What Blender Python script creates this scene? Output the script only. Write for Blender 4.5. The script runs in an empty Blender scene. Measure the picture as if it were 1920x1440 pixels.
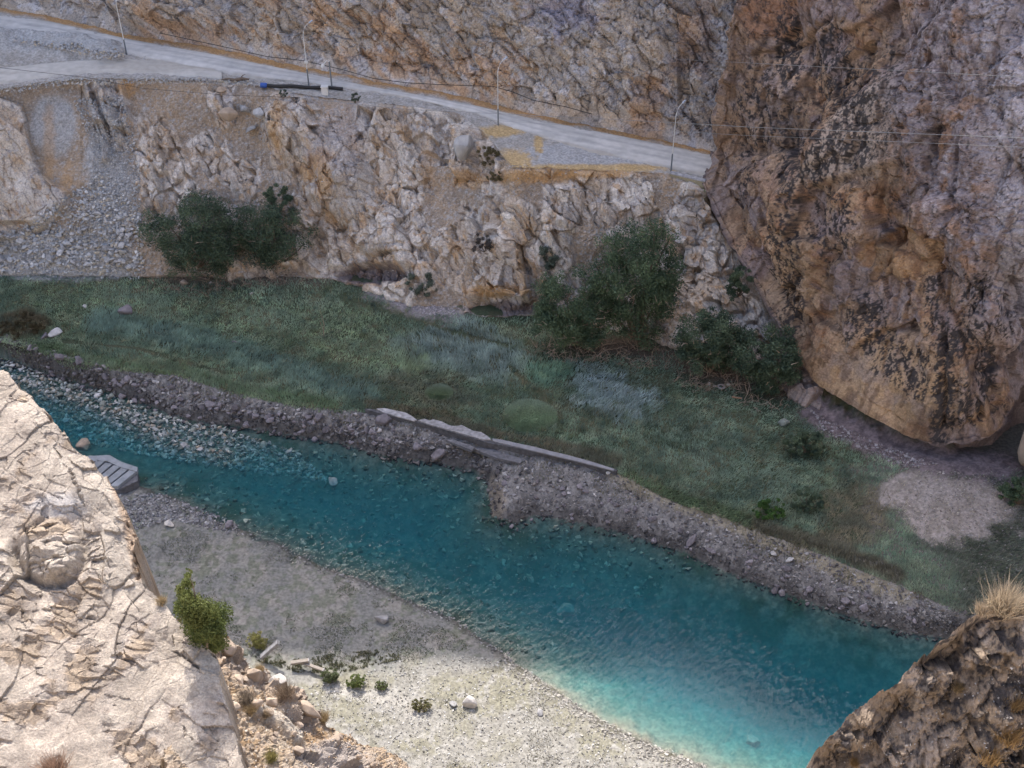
import bpy, bmesh, math, random
import numpy as np
from mathutils import Vector, Matrix
S = bpy.context.scene
COL = S.collection
R = math.radians
f32 = np.float32

# ------------------------------------------------------------------ camera, sky, sun, exposure
CAM_H, PITCH, FPX = 75.0, R(38.0), 2200.0
cam_d = bpy.data.cameras.new('camera')
cam = bpy.data.objects.new('camera', cam_d); COL.objects.link(cam)
cam.location = (0, 0, CAM_H); cam.rotation_euler = (R(90) - PITCH, 0, 0)
cam_d.sensor_width = 36; cam_d.lens = FPX / 1920 * 36
cam_d.clip_start = 0.5; cam_d.clip_end = 3000
S.camera = cam

SUN_EL, SUN_AZ = R(48), R(-14)            # azimuth measured from +Y (away from the camera) towards +X
w = bpy.data.worlds.new('World'); S.world = w; w.use_nodes = True
wn = w.node_tree
bg = wn.nodes['Background']
sky = wn.nodes.new('ShaderNodeTexSky'); sky.sky_type = 'NISHITA'; sky.sun_disc = False
sky.sun_elevation = SUN_EL; sky.sun_rotation = SUN_AZ
sky.dust_density = 3.0; sky.ozone_density = .3; sky.air_density = .8
wn.links.new(sky.outputs[0], bg.inputs[0]); bg.inputs[1].default_value = 0.15
sun_d = bpy.data.lights.new('sun', 'SUN'); sun_d.energy = 2.0; sun_d.angle = R(0.4); sun_d.color = (1.0, .96, .90)
sun = bpy.data.objects.new('sun', sun_d); COL.objects.link(sun)
sdir = Vector((math.sin(SUN_AZ) * math.cos(SUN_EL), math.cos(SUN_AZ) * math.cos(SUN_EL), math.sin(SUN_EL)))
sun.rotation_euler = sdir.to_track_quat('Z', 'Y').to_euler(); sun.location = (0, 60, 200)
S.view_settings.view_transform = 'Standard'; S.view_settings.look = 'None'
S.view_settings.use_white_balance = True; S.view_settings.white_balance_temperature = 6650; S.view_settings.white_balance_tint = 10
S.view_settings.gamma = 1.0; S.view_settings.exposure = 1.72
cy = S.cycles
cy.max_bounces = 6; cy.diffuse_bounces = 4; cy.glossy_bounces = 2; cy.transmission_bounces = 2
cy.transparent_max_bounces = 8; cy.volume_bounces = 1
cy.use_denoising = True

# ------------------------------------------------------------------ projection helpers (pixels of the 1920 x 1440 photograph)
CP, SP = math.cos(PITCH), math.sin(PITCH)
def ray(px, py):
    a = (np.asarray(px, float) - 960) / FPX; b = (720 - np.asarray(py, float)) / FPX
    return a, CP + b * SP, -SP + b * CP
def on_z(px, py, z):
    z = np.asarray(z, float)
    rx, ry, rz = ray(px, py); t = (z - CAM_H) / rz
    return np.stack([rx * t, ry * t, np.broadcast_to(np.asarray(z, float), np.shape(rx * t))], -1)
def on_y(px, py, Y):
    Y = np.asarray(Y, float)
    rx, ry, rz = ray(px, py); t = Y / ry
    return np.stack([rx * t, ry * t, CAM_H + rz * t], -1)
def proj(P):
    x, y, z = P[..., 0], P[..., 1], P[..., 2] - CAM_H
    d = y * CP - z * SP; u = y * SP + z * CP
    d = np.where(d < .1, .1, d)
    return 960 + FPX * x / d, 720 - FPX * u / d
def lin(xs, pts):
    pts = np.asarray(pts, float)
    return np.interp(xs, pts[:, 0], pts[:, 1])
def pdist(x, y, pts, closed=False):
    """distance to a polyline"""
    pts = np.asarray(pts, float)[:, :2]
    n = len(pts); d2 = np.full(np.shape(x), 1e12)
    for i in range(n if closed else n - 1):
        a = pts[i]; b = pts[(i + 1) % n]; e = b - a; L = e @ e + 1e-12
        t = np.clip(((x - a[0]) * e[0] + (y - a[1]) * e[1]) / L, 0, 1)
        d2 = np.minimum(d2, (x - a[0] - t * e[0]) ** 2 + (y - a[1] - t * e[1]) ** 2)
    return np.sqrt(d2)
def inside(x, y, pts):
    pts = np.asarray(pts, float)[:, :2]; n = len(pts); r = np.zeros(np.shape(x), bool)
    for i in range(n):
        x1, y1 = pts[i]; x2, y2 = pts[(i + 1) % n]
        if y1 == y2: continue
        c = ((y1 > y) != (y2 > y)) & (x < (x2 - x1) * (y - y1) / (y2 - y1) + x1)
        r ^= c
    return r
def sdist(x, y, pts):
    d = pdist(x, y, pts, True)
    return np.where(inside(x, y, pts), -d, d)
def sm(a, b, x):
    t = np.clip((x - a) / (b - a), 0, 1); return t * t * (3 - 2 * t)

# ------------------------------------------------------------------ noise
def hsh(ix, iy, iz, seed):
    h = (ix.astype(np.uint32) * np.uint32(374761393) + iy.astype(np.uint32) * np.uint32(668265263)
         + iz.astype(np.uint32) * np.uint32(2147483647) + np.uint32((seed * 974634777 + 12345) & 0xffffffff))
    h ^= h >> np.uint32(13); h *= np.uint32(1274126177); h ^= h >> np.uint32(16)
    h *= np.uint32(2246822519); h ^= h >> np.uint32(15)
    return h
def h01(h): return (h & np.uint32(0xffffff)).astype(f32) / f32(16777216)
def vnoise(p, seed=0):
    """value noise -1..1"""
    p = p.astype(f32); i = np.floor(p).astype(np.int32); f = p - i; f = f * f * f * (f * (f * 6 - 15) + 10)
    ix, iy, iz = i[..., 0], i[..., 1], i[..., 2]; fx, fy, fz = f[..., 0], f[..., 1], f[..., 2]
    def g(a, b, c): return h01(hsh(ix + a, iy + b, iz + c, seed))
    x00 = g(0,0,0) * (1 - fx) + g(1,0,0) * fx; x10 = g(0,1,0) * (1 - fx) + g(1,1,0) * fx
    x01 = g(0,0,1) * (1 - fx) + g(1,0,1) * fx; x11 = g(0,1,1) * (1 - fx) + g(1,1,1) * fx
    y0 = x00 * (1 - fy) + x10 * fy; y1 = x01 * (1 - fy) + x11 * fy
    return (y0 * (1 - fz) + y1 * fz) * 2 - 1
def fbm(p, oct=4, seed=0, gain=.5):
    r = 0; a = 1.0; t = 0
    for o in range(oct):
        r = r + a * vnoise(p * (2.03 ** o) + o * 17.3, seed + o); t += a; a *= gain
    return r / t * 1.5
def voro(p, seed=0, jit=.85):
    """F1, F2, cell random (3), offset from the nearest feature point"""
    shp = p.shape[:-1]; p = p.reshape(-1, 3).astype(f32); i = np.floor(p).astype(np.int32); f = p - i
    n = len(p); F1 = np.full(n, 9, f32); F2 = np.full(n, 9, f32); hid = np.zeros(n, np.uint32)
    off = np.zeros((n, 3), f32)
    for a in (-1, 0, 1):
        for b in (-1, 0, 1):
            for c in (-1, 0, 1):
                h = hsh(i[:, 0] + a, i[:, 1] + b, i[:, 2] + c, seed)
                h2 = h * np.uint32(2654435761); h2 ^= h2 >> np.uint32(15); h3 = h2 * np.uint32(2246822519); h3 ^= h3 >> np.uint32(13)
                dx = f[:, 0] - a - .5 - (h01(h) - .5) * jit; dy = f[:, 1] - b - .5 - (h01(h2) - .5) * jit
                dz = f[:, 2] - c - .5 - (h01(h3) - .5) * jit
                d = dx * dx + dy * dy + dz * dz
                m = d < F1
                F2 = np.where(m, F1, np.minimum(F2, d)); F1 = np.where(m, d, F1); hid = np.where(m, h3, hid)
                off[m, 0] = dx[m]; off[m, 1] = dy[m]; off[m, 2] = dz[m]
    q = hid * np.uint32(3266489917); q ^= q >> np.uint32(14); q2 = q * np.uint32(668265263); q2 ^= q2 >> np.uint32(15)
    q3 = q2 * np.uint32(374761393); q3 ^= q3 >> np.uint32(13); q4 = q3 * np.uint32(2654435761); q4 ^= q4 >> np.uint32(14)
    rnd = np.stack([h01(q), h01(q2), h01(q3), h01(q4)], -1)
    return np.sqrt(F1).reshape(shp), np.sqrt(F2).reshape(shp), rnd.reshape(shp + (4,)), off.reshape(shp + (3,))
def facet(p, scale, seed, tilt=1.0, offs=.5, crack=.25, cw=.07):
    """blocky rock: every Voronoi cell gets its own step and tilted face, cracks between; unit = cell size"""
    F1, F2, rnd, off = voro(p / scale, seed)
    d = (rnd[..., 0] - .5) * offs + ((rnd[..., 1:] - .5) * off).sum(-1) * tilt
    e = F2 - F1
    return d - crack * np.clip(1 - e / cw, 0, 1), e, rnd[..., 3]
def blocks(p, scale, seed, tilt=1.0, offs=.5, ground=False):
    """angular broken rock: every cell is a block with three flat faces meeting in an edge or a corner"""
    F1, F2, rnd, off = voro(p / scale, seed, .95)
    a0 = rnd[..., 1] * 6.283; m = np.full(F1.shape, -9.0, f32)
    for i in range(3):
        a = a0 + i * 2.094 + (rnd[..., (i + 2) % 4] - .5) * 1.2; k = .35 + .9 * rnd[..., (i + 1) % 4]
        u, v = np.cos(a) * k, np.sin(a) * k
        m = np.maximum(m, u * off[..., 0] + (v * off[..., 1] + .3 * (rnd[..., 2] - .5) * off[..., 2] if ground else v * off[..., 2] + .3 * (rnd[..., 2] - .5) * off[..., 1]))
    return (rnd[..., 0] - .5) * offs - tilt * m, F2 - F1, rnd[..., 3]
def rotm(ax, ang): return np.array(Matrix.Rotation(R(ang), 3, ax), dtype=f32)
def aniso(P, rx=0, ry=0, rz=0, s=(1, 1, 1)):
    M = rotm('X', rx) @ rotm('Y', ry) @ rotm('Z', rz)
    return (P.astype(f32) @ M.T) * np.array(s, f32)

def soft(d, k=2):
    w_ = np.array([k + 1 - abs(i) for i in range(-k, k + 1)], float); w_ /= w_.sum()
    for ax in (0, 1):
        pad = [(k, k) if a == ax else (0, 0) for a in (0, 1)]; e = np.pad(d, pad, 'edge'); d = sum(w_[i] * np.take(e, np.arange(i, i + d.shape[ax]), ax) for i in range(2 * k + 1))
    return d
# ------------------------------------------------------------------ meshes
def mesh_from(name, V, F, mat=None, col=None, smooth=False, parent=None):
    V = np.ascontiguousarray(V, dtype=f32).reshape(-1, 3); F = np.ascontiguousarray(F, dtype=np.int32)
    k = F.shape[1]; me = bpy.data.meshes.new(name)
    me.vertices.add(len(V)); me.vertices.foreach_set('co', V.ravel())
    me.loops.add(F.size); me.loops.foreach_set('vertex_index', F.ravel())
    me.polygons.add(len(F)); me.polygons.foreach_set('loop_start', np.arange(0, F.size, k, dtype=np.int32))
    me.update(calc_edges=True)
    me.polygons.foreach_set('use_smooth', np.full(len(F), smooth))
    if col is not None:
        c = np.ones((len(V), 4), f32); c[:, :3] = np.clip(np.asarray(col, dtype=f32).reshape(-1, 3), 0, 1)
        a = me.color_attributes.new('Col', 'FLOAT_COLOR', 'POINT'); a.data.foreach_set('color', c.ravel())
    if mat: me.materials.append(mat)
    o = bpy.data.objects.new(name, me); COL.objects.link(o)
    if parent: o.parent = parent
    return o
def gridF(nv, nu):
    i = np.arange(nv * nu).reshape(nv, nu)
    return np.stack([i[:-1, :-1], i[:-1, 1:], i[1:, 1:], i[1:, :-1]], -1).reshape(-1, 4)
def gnorm(P):
    du = np.gradient(P, axis=1); dv = np.gradient(P, axis=0)
    n = np.cross(du, dv); return n / (np.linalg.norm(n, axis=-1, keepdims=True) + 1e-9)
def tag(o, label=None, cat=None, group=None, kind=None):
    if label: o['label'] = label
    if cat: o['category'] = cat
    if group: o['group'] = group
    if kind: o['kind'] = kind
    return o
def empty(name, loc, label=None, cat=None, group=None, rz=0):
    o = bpy.data.objects.new(name, None); COL.objects.link(o); o.location = loc; o.rotation_euler = (0, 0, rz)
    o.empty_display_size = .3
    return tag(o, label, cat, group)
def place(o, loc): o.location = loc; return o
def tube(pts, rad, seg=6):
    pts = [Vector(p) for p in pts]; n = len(pts)
    rad = rad if hasattr(rad, '__len__') else [rad] * n
    V = []; F = []
    for i, p in enumerate(pts):
        t = (pts[min(i + 1, n - 1)] - pts[max(i - 1, 0)]).normalized()
        a = t.cross(Vector((0, 0, 1)) if abs(t.z) < .9 else Vector((1, 0, 0))).normalized(); b = t.cross(a)
        for k in range(seg):
            an = 2 * math.pi * k / seg; V.append(p + (a * math.cos(an) + b * math.sin(an)) * rad[i])
    for i in range(n - 1):
        for k in range(seg):
            F.append((i * seg + k, i * seg + (k + 1) % seg, (i + 1) * seg + (k + 1) % seg, (i + 1) * seg + k))
    c0 = len(V); V.append(pts[0]); V.append(pts[-1])
    for k in range(seg):
        F.append((c0, (k + 1) % seg, k, c0)); F.append((c0 + 1, (n - 1) * seg + k, (n - 1) * seg + (k + 1) % seg, c0 + 1))
    return [tuple(v) for v in V], F
class MB:
    def __init__(s): s.V = []; s.F = []
    def add(s, VF):
        b = len(s.V); s.V += [tuple(v) for v in VF[0]]; s.F += [tuple(dict.fromkeys(i + b for i in f)) for f in VF[1]]; return s
    def box(s, c, d, M=None, taper=1.0):
        V = []
        for z in (-1, 1):
            k = taper if z > 0 else 1
            for x, y in ((-1, -1), (1, -1), (1, 1), (-1, 1)):
                v = Vector((x * d[0] / 2 * k, y * d[1] / 2 * k, z * d[2] / 2))
                if M is not None: v = M @ v
                V.append(v + Vector(c))
        return s.add((V, [(3, 2, 1, 0), (4, 5, 6, 7), (0, 1, 5, 4), (1, 2, 6, 5), (2, 3, 7, 6), (3, 0, 4, 7)]))
    def build(s, name, mat, parent=None, bevel=0):
        me = bpy.data.meshes.new(name); me.from_pydata(s.V, [], s.F); me.update()
        if bevel:
            bm = bmesh.new(); bm.from_mesh(me); bmesh.ops.remove_doubles(bm, verts=bm.verts, dist=1e-5)
            bmesh.ops.bevel(bm, geom=bm.edges[:], offset=bevel, segments=2, affect='EDGES'); bm.to_mesh(me); bm.free()
        me.materials.append(mat); o = bpy.data.objects.new(name, me); COL.objects.link(o)
        if parent: o.parent = parent
        return o

# ------------------------------------------------------------------ materials
def mat_base(name):
    m = bpy.data.materials.new(name); m.use_nodes = True; nt = m.node_tree; b = nt.nodes['Principled BSDF']
    return m, nt, b
def nd(nt, t, **kw):
    n = nt.nodes.new(t)
    for k, v in kw.items(): setattr(n, k, v)
    return n
def rock_mat(name, scale=1.0, bump=.6, rough=.9, var=.35, dist=.12):
    """colour from the 'Col' attribute (the stone's own colour), broken by fine mineral noise; bump for grain and hairline cracks"""
    m, nt, b = mat_base(name); L = nt.links.new
    at = nd(nt, 'ShaderNodeAttribute', attribute_name='Col'); tc = nd(nt, 'ShaderNodeTexCoord')
    n1 = nd(nt, 'ShaderNodeTexNoise'); n1.inputs['Scale'].default_value = 5 / scale; n1.inputs['Detail'].default_value = 8; n1.inputs['Roughness'].default_value = .7
    n2 = nd(nt, 'ShaderNodeTexNoise'); n2.inputs['Scale'].default_value = 1.6 / scale; n2.inputs['Detail'].default_value = 6
    v = nd(nt, 'ShaderNodeTexVoronoi', feature='DISTANCE_TO_EDGE'); v.inputs['Scale'].default_value = 1.4 / scale
    L(tc.outputs['Object'], n1.inputs['Vector']); L(tc.outputs['Object'], n2.inputs['Vector'])
    mp = nd(nt, 'ShaderNodeVectorMath', operation='MULTIPLY_ADD'); L(n2.outputs['Color'], mp.inputs[0]); mp.inputs[1].default_value = (.6, .6, .6); L(tc.outputs['Object'], mp.inputs[2])
    L(mp.outputs[0], v.inputs['Vector'])
    mr = nd(nt, 'ShaderNodeMapRange'); mr.inputs['From Min'].default_value = .3; mr.inputs['From Max'].default_value = .7
    mr.inputs['To Min'].default_value = 1 - var; mr.inputs['To Max'].default_value = 1 + var
    L(n1.outputs['Fac'], mr.inputs['Value'])
    mx = nd(nt, 'ShaderNodeVectorMath', operation='SCALE'); L(at.outputs['Color'], mx.inputs[0]); L(mr.outputs[0], mx.inputs['Scale'])
    L(mx.outputs[0], b.inputs['Base Color']); b.inputs['Roughness'].default_value = rough
    b.inputs['Specular IOR Level'].default_value = .25
    mr2 = nd(nt, 'ShaderNodeMapRange'); mr2.inputs['From Max'].default_value = .06; L(v.outputs['Distance'], mr2.inputs['Value'])
    ad = nd(nt, 'ShaderNodeMath', operation='MULTIPLY_ADD'); L(mr2.outputs[0], ad.inputs[0]); ad.inputs[1].default_value = .25; L(n1.outputs['Fac'], ad.inputs[2])
    bp = nd(nt, 'ShaderNodeBump'); bp.inputs['Strength'].default_value = bump; bp.inputs['Distance'].default_value = dist * scale
    L(ad.outputs[0], bp.inputs['Height']); L(bp.outputs[0], b.inputs['Normal'])
    return m
def attr_mat(name, rough=.9, var=.25, scale=3.0, bump=.3, transl=0.0, dist=.05):
    m, nt, b = mat_base(name); L = nt.links.new
    at = nd(nt, 'ShaderNodeAttribute', attribute_name='Col'); tc = nd(nt, 'ShaderNodeTexCoord')
    n1 = nd(nt, 'ShaderNodeTexNoise'); n1.inputs['Scale'].default_value = scale; n1.inputs['Detail'].default_value = 6
    L(tc.outputs['Object'], n1.inputs['Vector'])
    mr = nd(nt, 'ShaderNodeMapRange'); mr.inputs['From Min'].default_value = .3; mr.inputs['From Max'].default_value = .7
    mr.inputs['To Min'].default_value = 1 - var; mr.inputs['To Max'].default_value = 1 + var; L(n1.outputs['Fac'], mr.inputs['Value'])
    mx = nd(nt, 'ShaderNodeVectorMath', operation='SCALE'); L(at.outputs['Color'], mx.inputs[0]); L(mr.outputs[0], mx.inputs['Scale'])
    L(mx.outputs[0], b.inputs['Base Color']); b.inputs['Roughness'].default_value = rough; b.inputs['Specular IOR Level'].default_value = .2
    if bump:
        bp = nd(nt, 'ShaderNodeBump'); bp.inputs['Strength'].default_value = bump; bp.inputs['Distance'].default_value = dist
        L(n1.outputs['Fac'], bp.inputs['Height']); L(bp.outputs[0], b.inputs['Normal'])
    if transl:
        t = nd(nt, 'ShaderNodeBsdfTranslucent'); L(mx.outputs[0], t.inputs['Color'])
        ms = nd(nt, 'ShaderNodeMixShader'); ms.inputs[0].default_value = transl
        L(b.outputs[0], ms.inputs[1]); L(t.outputs[0], ms.inputs[2]); L(ms.outputs[0], nt.nodes['Material Output'].inputs[0])
    return m
def plain(name, col, rough=.7, metal=0, var=.2, scale=6, bump=.15):
    m, nt, b = mat_base(name); L = nt.links.new
    tc = nd(nt, 'ShaderNodeTexCoord'); oi = nd(nt, 'ShaderNodeObjectInfo')
    n1 = nd(nt, 'ShaderNodeTexNoise', noise_dimensions='4D'); n1.inputs['Scale'].default_value = scale; n1.inputs['Detail'].default_value = 6
    L(tc.outputs['Object'], n1.inputs['Vector']); L(oi.outputs['Random'], n1.inputs['W'])
    r = nd(nt, 'ShaderNodeMapRange'); r.inputs['From Min'].default_value = .3; r.inputs['From Max'].default_value = .7
    r.inputs['To Min'].default_value = 1 - var; r.inputs['To Max'].default_value = 1 + var; L(n1.outputs['Fac'], r.inputs['Value'])
    r2 = nd(nt, 'ShaderNodeMapRange'); r2.inputs['To Min'].default_value = 1 - var; r2.inputs['To Max'].default_value = 1 + var; L(oi.outputs['Random'], r2.inputs['Value'])
    mm = nd(nt, 'ShaderNodeMath', operation='MULTIPLY'); L(r.outputs[0], mm.inputs[0]); L(r2.outputs[0], mm.inputs[1])
    mx = nd(nt, 'ShaderNodeVectorMath', operation='SCALE'); mx.inputs[0].default_value = col; L(mm.outputs[0], mx.inputs['Scale'])
    L(mx.outputs[0], b.inputs['Base Color']); b.inputs['Roughness'].default_value = rough; b.inputs['Metallic'].default_value = metal
    b.inputs['Specular IOR Level'].default_value = .3
    bp = nd(nt, 'ShaderNodeBump'); bp.inputs['Strength'].default_value = bump; bp.inputs['Distance'].default_value = .05
    L(n1.outputs['Fac'], bp.inputs['Height']); L(bp.outputs[0], b.inputs['Normal'])
    return m
M_rock = rock_mat('cliff_rock', bump=.6, dist=.12, var=.4); M_fore = rock_mat('foreground_rock', scale=.35, var=.32, bump=.8, dist=.2)
M_ground = attr_mat('ground_soil', scale=4, var=.3, bump=.5, dist=.1)
M_road = attr_mat('gravel_road', scale=1.2, var=.12, bump=.15)
M_stone = attr_mat('loose_stone', scale=3, var=.25)
M_grass = attr_mat('grass_blades', bump=0, var=.2, scale=.6, transl=.42)
M_leaf = attr_mat('leaves', bump=0, var=.2, scale=1.5, transl=.25, rough=.6)
M_bark = plain('grey_brown_bark', (.13, .10, .08), .9)
M_twig = plain('dry_twigs', (.29, .225, .175), .9)
M_white = plain('white_paint', (.58, .58, .57), .5, var=.06)
M_grey = plain('grey_steel', (.16, .18, .20), .5, var=.1)
M_lamp = plain('lamp_housing', (.42, .47, .55), .4, var=.05)
M_black = plain('black_rubber', (.018, .019, .022), .5, var=.1)
M_blue = plain('blue_plastic', (.03, .09, .34), .4, var=.1)
M_conc = plain('pale_concrete', (.27, .265, .275), .9, var=.4, scale=3)
M_concd = plain('dark_concrete', (.10, .10, .11), .9, var=.4, scale=3)
M_wood = plain('weathered_wood', (.25, .22, .19), .85, var=.15)
M_wire = plain('bare_wire', (.24, .24, .24), .4, metal=.3, var=.05)
M_bdark = rock_mat('dark_boulder', scale=.5, var=.3)

rng = np.random.default_rng(7); random.seed(7)
def mix(a, b, t):
    t = np.asarray(t)[..., None]; return np.asarray(a) * (1 - t) + np.asarray(b) * t
def C(*v): return np.array(v, f32)

# ------------------------------------------------------------------ key lines of the place (photo pixels)
def zr(px): return 20.0 - 4.7 * np.clip(np.asarray(px, float), -500, 1500) / 1300      # height of the road shelf
L_base = [(-500, 500), (0, 512), (260, 520), (330, 515), (600, 520), (680, 535), (740, 560), (860, 582), (900, 597), (1000, 592), (1150, 620), (1290, 655), (1400, 700), (1500, 745), (1545, 770)]
L_top = [(-500, 215), (0, 165), (100, 150), (200, 145), (330, 150), (440, 152), (520, 168), (600, 182), (660, 188), (760, 198), (860, 212), (905, 245), (900, 290), (960, 310), (1080, 316), (1200, 321), (1260, 326), (1300, 337)]
L_top = [p for p in L_top if p[0] != 900]
L_back = [(-500, -25), (0, 15), (100, 30), (240, 65), (400, 88), (550, 120), (700, 150), (870, 180), (1000, 213), (1150, 243), (1300, 275), (1340, 285), (1500, 320)]
L_roadF = [(-500, 0), (0, 66), (120, 84), (240, 104), (400, 132), (480, 146), (640, 163), (760, 182), (890, 212), (940, 232), (1000, 252), (1100, 282), (1260, 316), (1310, 328), (1500, 372)]
L_roadB = [(-500, -14), (0, 24), (100, 40), (240, 72), (400, 101), (550, 132), (700, 163), (870, 193), (1000, 222), (1150, 251), (1300, 281), (1340, 290), (1500, 325)]

# water edges
F_px = [(-700, 560), (-200, 640), (0, 668), (100, 705), (250, 750), (350, 788), (420, 797), (520, 812), (640, 832), (720, 856), (820, 868), (890, 884), (914, 905), (922, 968), (965, 985), (1000, 966), (1060, 975), (1180, 1002), (1270, 1032), (1360, 1072), (1470, 1112), (1580, 1152), (1700, 1187), (1790, 1200), (2000, 1230), (2500, 1330)]
N_px = [(-700, 720), (-200, 790), (0, 850), (130, 865), (250, 908), (330, 936), (420, 980), (520, 1020), (600, 1060), (680, 1086), (720, 1106), (800, 1141), (850, 1161), (900, 1196), (945, 1225), (965, 1243), (1010, 1270), (1060, 1308), (1130, 1352), (1200, 1388), (1290, 1424), (1340, 1444), (1500, 1500), (1900, 1640), (2500, 1800)]
G_px = [(-700, 560), (-200, 612), (0, 642), (70, 658), (140, 682), (230, 692), (330, 702), (440, 737), (560, 762), (690, 772), (920, 830), (1155, 884), (1200, 908), (1280, 946), (1350, 966), (1400, 987), (1500, 1022), (1600, 1062), (1700, 1102), (1790, 1142), (2000, 1200), (2500, 1290)]
Fw = on_z([p[0] for p in F_px], [p[1] for p in F_px], 0.0); Nw = on_z([p[0] for p in N_px], [p[1] for p in N_px], 0.0)
Gw = on_z([p[0] for p in G_px], [p[1] for p in G_px], 2.0)
W_poly = np.concatenate([Fw, Nw[::-1]])[:, :2]
T_poly = np.concatenate([Gw[:, :2], [[120, 60], [160, 220], [-160, 220], [-160, 120]]])

# ------------------------------------------------------------------ valley floor: one sheet, bed, banks, terrace
def floor_z(x, y, fine=True):
    P = np.stack([x, y, np.zeros_like(x)], -1)
    sw = sdist(x, y, W_poly); dT = sdist(x, y, T_poly)
    q, r = proj(np.stack([x, y, np.full_like(x, .5)], -1))
    t = np.clip(sw, 0, None) / (np.clip(sw, 0, None) + np.clip(dT, 0, None) + 1e-6)
    z = 2.0 * t ** .85
    shallow = sm(330, 120, q + (r - 780) * .7) * .9            # rapids upstream
    rap = sm(60, -20, pdist(q, r, [(-100, 700), (60, 710), (200, 760), (330, 820), (420, 840)]))
    deep = np.clip(-sw * .30, 0, 2.0 + 1.2 * sm(900, 1300, q)) * (1 - .92 * rap) * (1 - .25 * sm(760, 420, q))
    z = np.where(sw < 0, -deep - .03, z)
    z = np.where(dT < 0, 2.0 + np.clip(-dT, 0, 40) * .02 + .12 * fbm(P * .35, 3, 5), z)
    # gravel fan and the slope under the overhang
    z = z + 1.6 * sm(1, 0, np.hypot((q - 1800) / 260, (r - 945) / 120)) * (dT < 0)
    z = z + 2.2 * sm(30, -10, pdist(q, r, [(1530, 775), (1620, 815), (1700, 845), (1760, 868)])) * (dT < 0) * (.5 + .3 * fbm(P * 1.1, 4, 27))
    # scree apron at far left and gravel spit
    z = z + 2.6 * sm(1, 0, np.hypot((q - 120) / 230, (r - 460) / 75)) * (dT < 0)
    if fine:
        bank = (sw > 0) & (dT > 0)
        z = z + np.where(bank, np.where(y > 70, .26, .07), .05) * fbm(P * 1.1, 4, 9) + np.where(sw < 0, .12 * (1 - rap * .3) * fbm(P * 1.0, 4, 19), 0)
        z = np.where(rap > .3, z + .05 * fbm(P * 2.2, 3, 23), z)
    return z
fx = np.concatenate([np.linspace(-700, -110, 50), np.arange(-100, 2020, 2.4), np.linspace(2030, 2600, 50)])
fy = np.concatenate([np.linspace(380, 470, 12), np.arange(478, 1490, 2.4), np.linspace(1496, 2000, 40)])
QX, QY = np.meshgrid(fx, fy)
P = on_z(QX, QY, 1.0)
P[..., 2] = floor_z(P[..., 0], P[..., 1])
x, y, z = P[..., 0], P[..., 1], P[..., 2]
q, r = proj(P)
sw = sdist(x, y, W_poly); dT = sdist(x, y, T_poly)
n_a = fbm(P * .5, 4, 31); n_b = fbm(P * 2.0, 4, 37); n_c = fbm(P * .12, 3, 41)
col = np.broadcast_to(C(.20, .19, .17), P.shape).copy()
near = sw > 0
mud = mix(mix(C(.165, .165, .155), C(.215, .205, .185), sm(-.3, .5, n_a)), C(.10, .115, .08), sm(.05, .5, n_b + n_a * .5) * .6)
grv = mix(mix(C(.24, .23, .205), C(.205, .195, .15), sm(-.2, .5, n_a + .4 * n_c)), C(.28, .27, .245), sm(.1, .6, n_b))
isg = sm(-25, 25, r - lin(q, [(300, 1215), (560, 1262), (700, 1262), (760, 1245), (960, 1238), (1100, 1230)]) + 14 * n_a)
nearc = mix(mud, grv, isg)
nearc = mix(nearc, C(.31, .295, .265), sm(16, 4, pdist(q, r, [(620, 1290), (720, 1312), (790, 1320), (770, 1340)]) + 6 * n_b) * isg)
bank = mix(C(.115, .11, .108), C(.19, .182, .178), sm(-.4, .5, n_b))
bank = mix(bank, C(.24, .21, .175), sm(1.1, .8, np.hypot((q - 932) / 20, (r - 935) / 42) + .25 * n_b))
bank = mix(bank, C(.22, .19, .13), sm(22, 6, pdist(q, r, [(1155, 890), (1300, 955), (1480, 1030), (1700, 1120)]) + 8 * n_b) * .7)
terr = mix(C(.045, .06, .035), C(.075, .075, .045), sm(-.3, .4, n_a))
terr = mix(terr, C(.13, .12, .11), sm(20, 120, q - 1560 + (r - 900) * .2 + 60 * n_a) * .75)
fan = sm(1.1, .75, np.hypot((q - 1775 - .5 * (r - 940)) / 135, (r - 945) / 72) + .3 * n_a + .15 * n_b)
terr = mix(terr, mix(C(.265, .235, .22), C(.205, .18, .16), sm(-.2, .4, n_b)), fan)
terr = mix(terr, C(.23, .205, .21), sm(26, 6, pdist(q, r, [(700, 545), (780, 575), (860, 595)]) + 8 * n_b))
terr = mix(terr, C(.30, .29, .30), sm(1.05, .85, np.hypot((q - 110) / 200, (r - 470) / 60) + .1 * n_b))
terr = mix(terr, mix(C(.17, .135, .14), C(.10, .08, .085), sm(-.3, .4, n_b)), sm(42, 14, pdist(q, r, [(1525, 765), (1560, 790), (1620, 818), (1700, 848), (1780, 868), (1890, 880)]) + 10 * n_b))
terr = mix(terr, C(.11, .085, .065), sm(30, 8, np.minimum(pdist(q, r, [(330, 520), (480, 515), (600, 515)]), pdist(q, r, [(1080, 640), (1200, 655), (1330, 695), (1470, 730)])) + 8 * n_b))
bed = mix(mix(C(.05, .075, .068), C(.10, .125, .11), sm(-.3, .5, n_b)), C(.03, .058, .045), sm(.1, .6, n_a)); bed = mix(bed, C(.22, .205, .16), sm(7, 1, pdist(x, y, Nw)) * sm(900, 1050, q) * (.7 + .3 * n_b))
isn = near & (dT > 0) & (pdist(x, y, Nw) < pdist(x, y, Fw))
col = np.where((sw < 0)[..., None], bed, np.where((dT < 0)[..., None], terr, np.where(isn[..., None], nearc, bank)))
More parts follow.
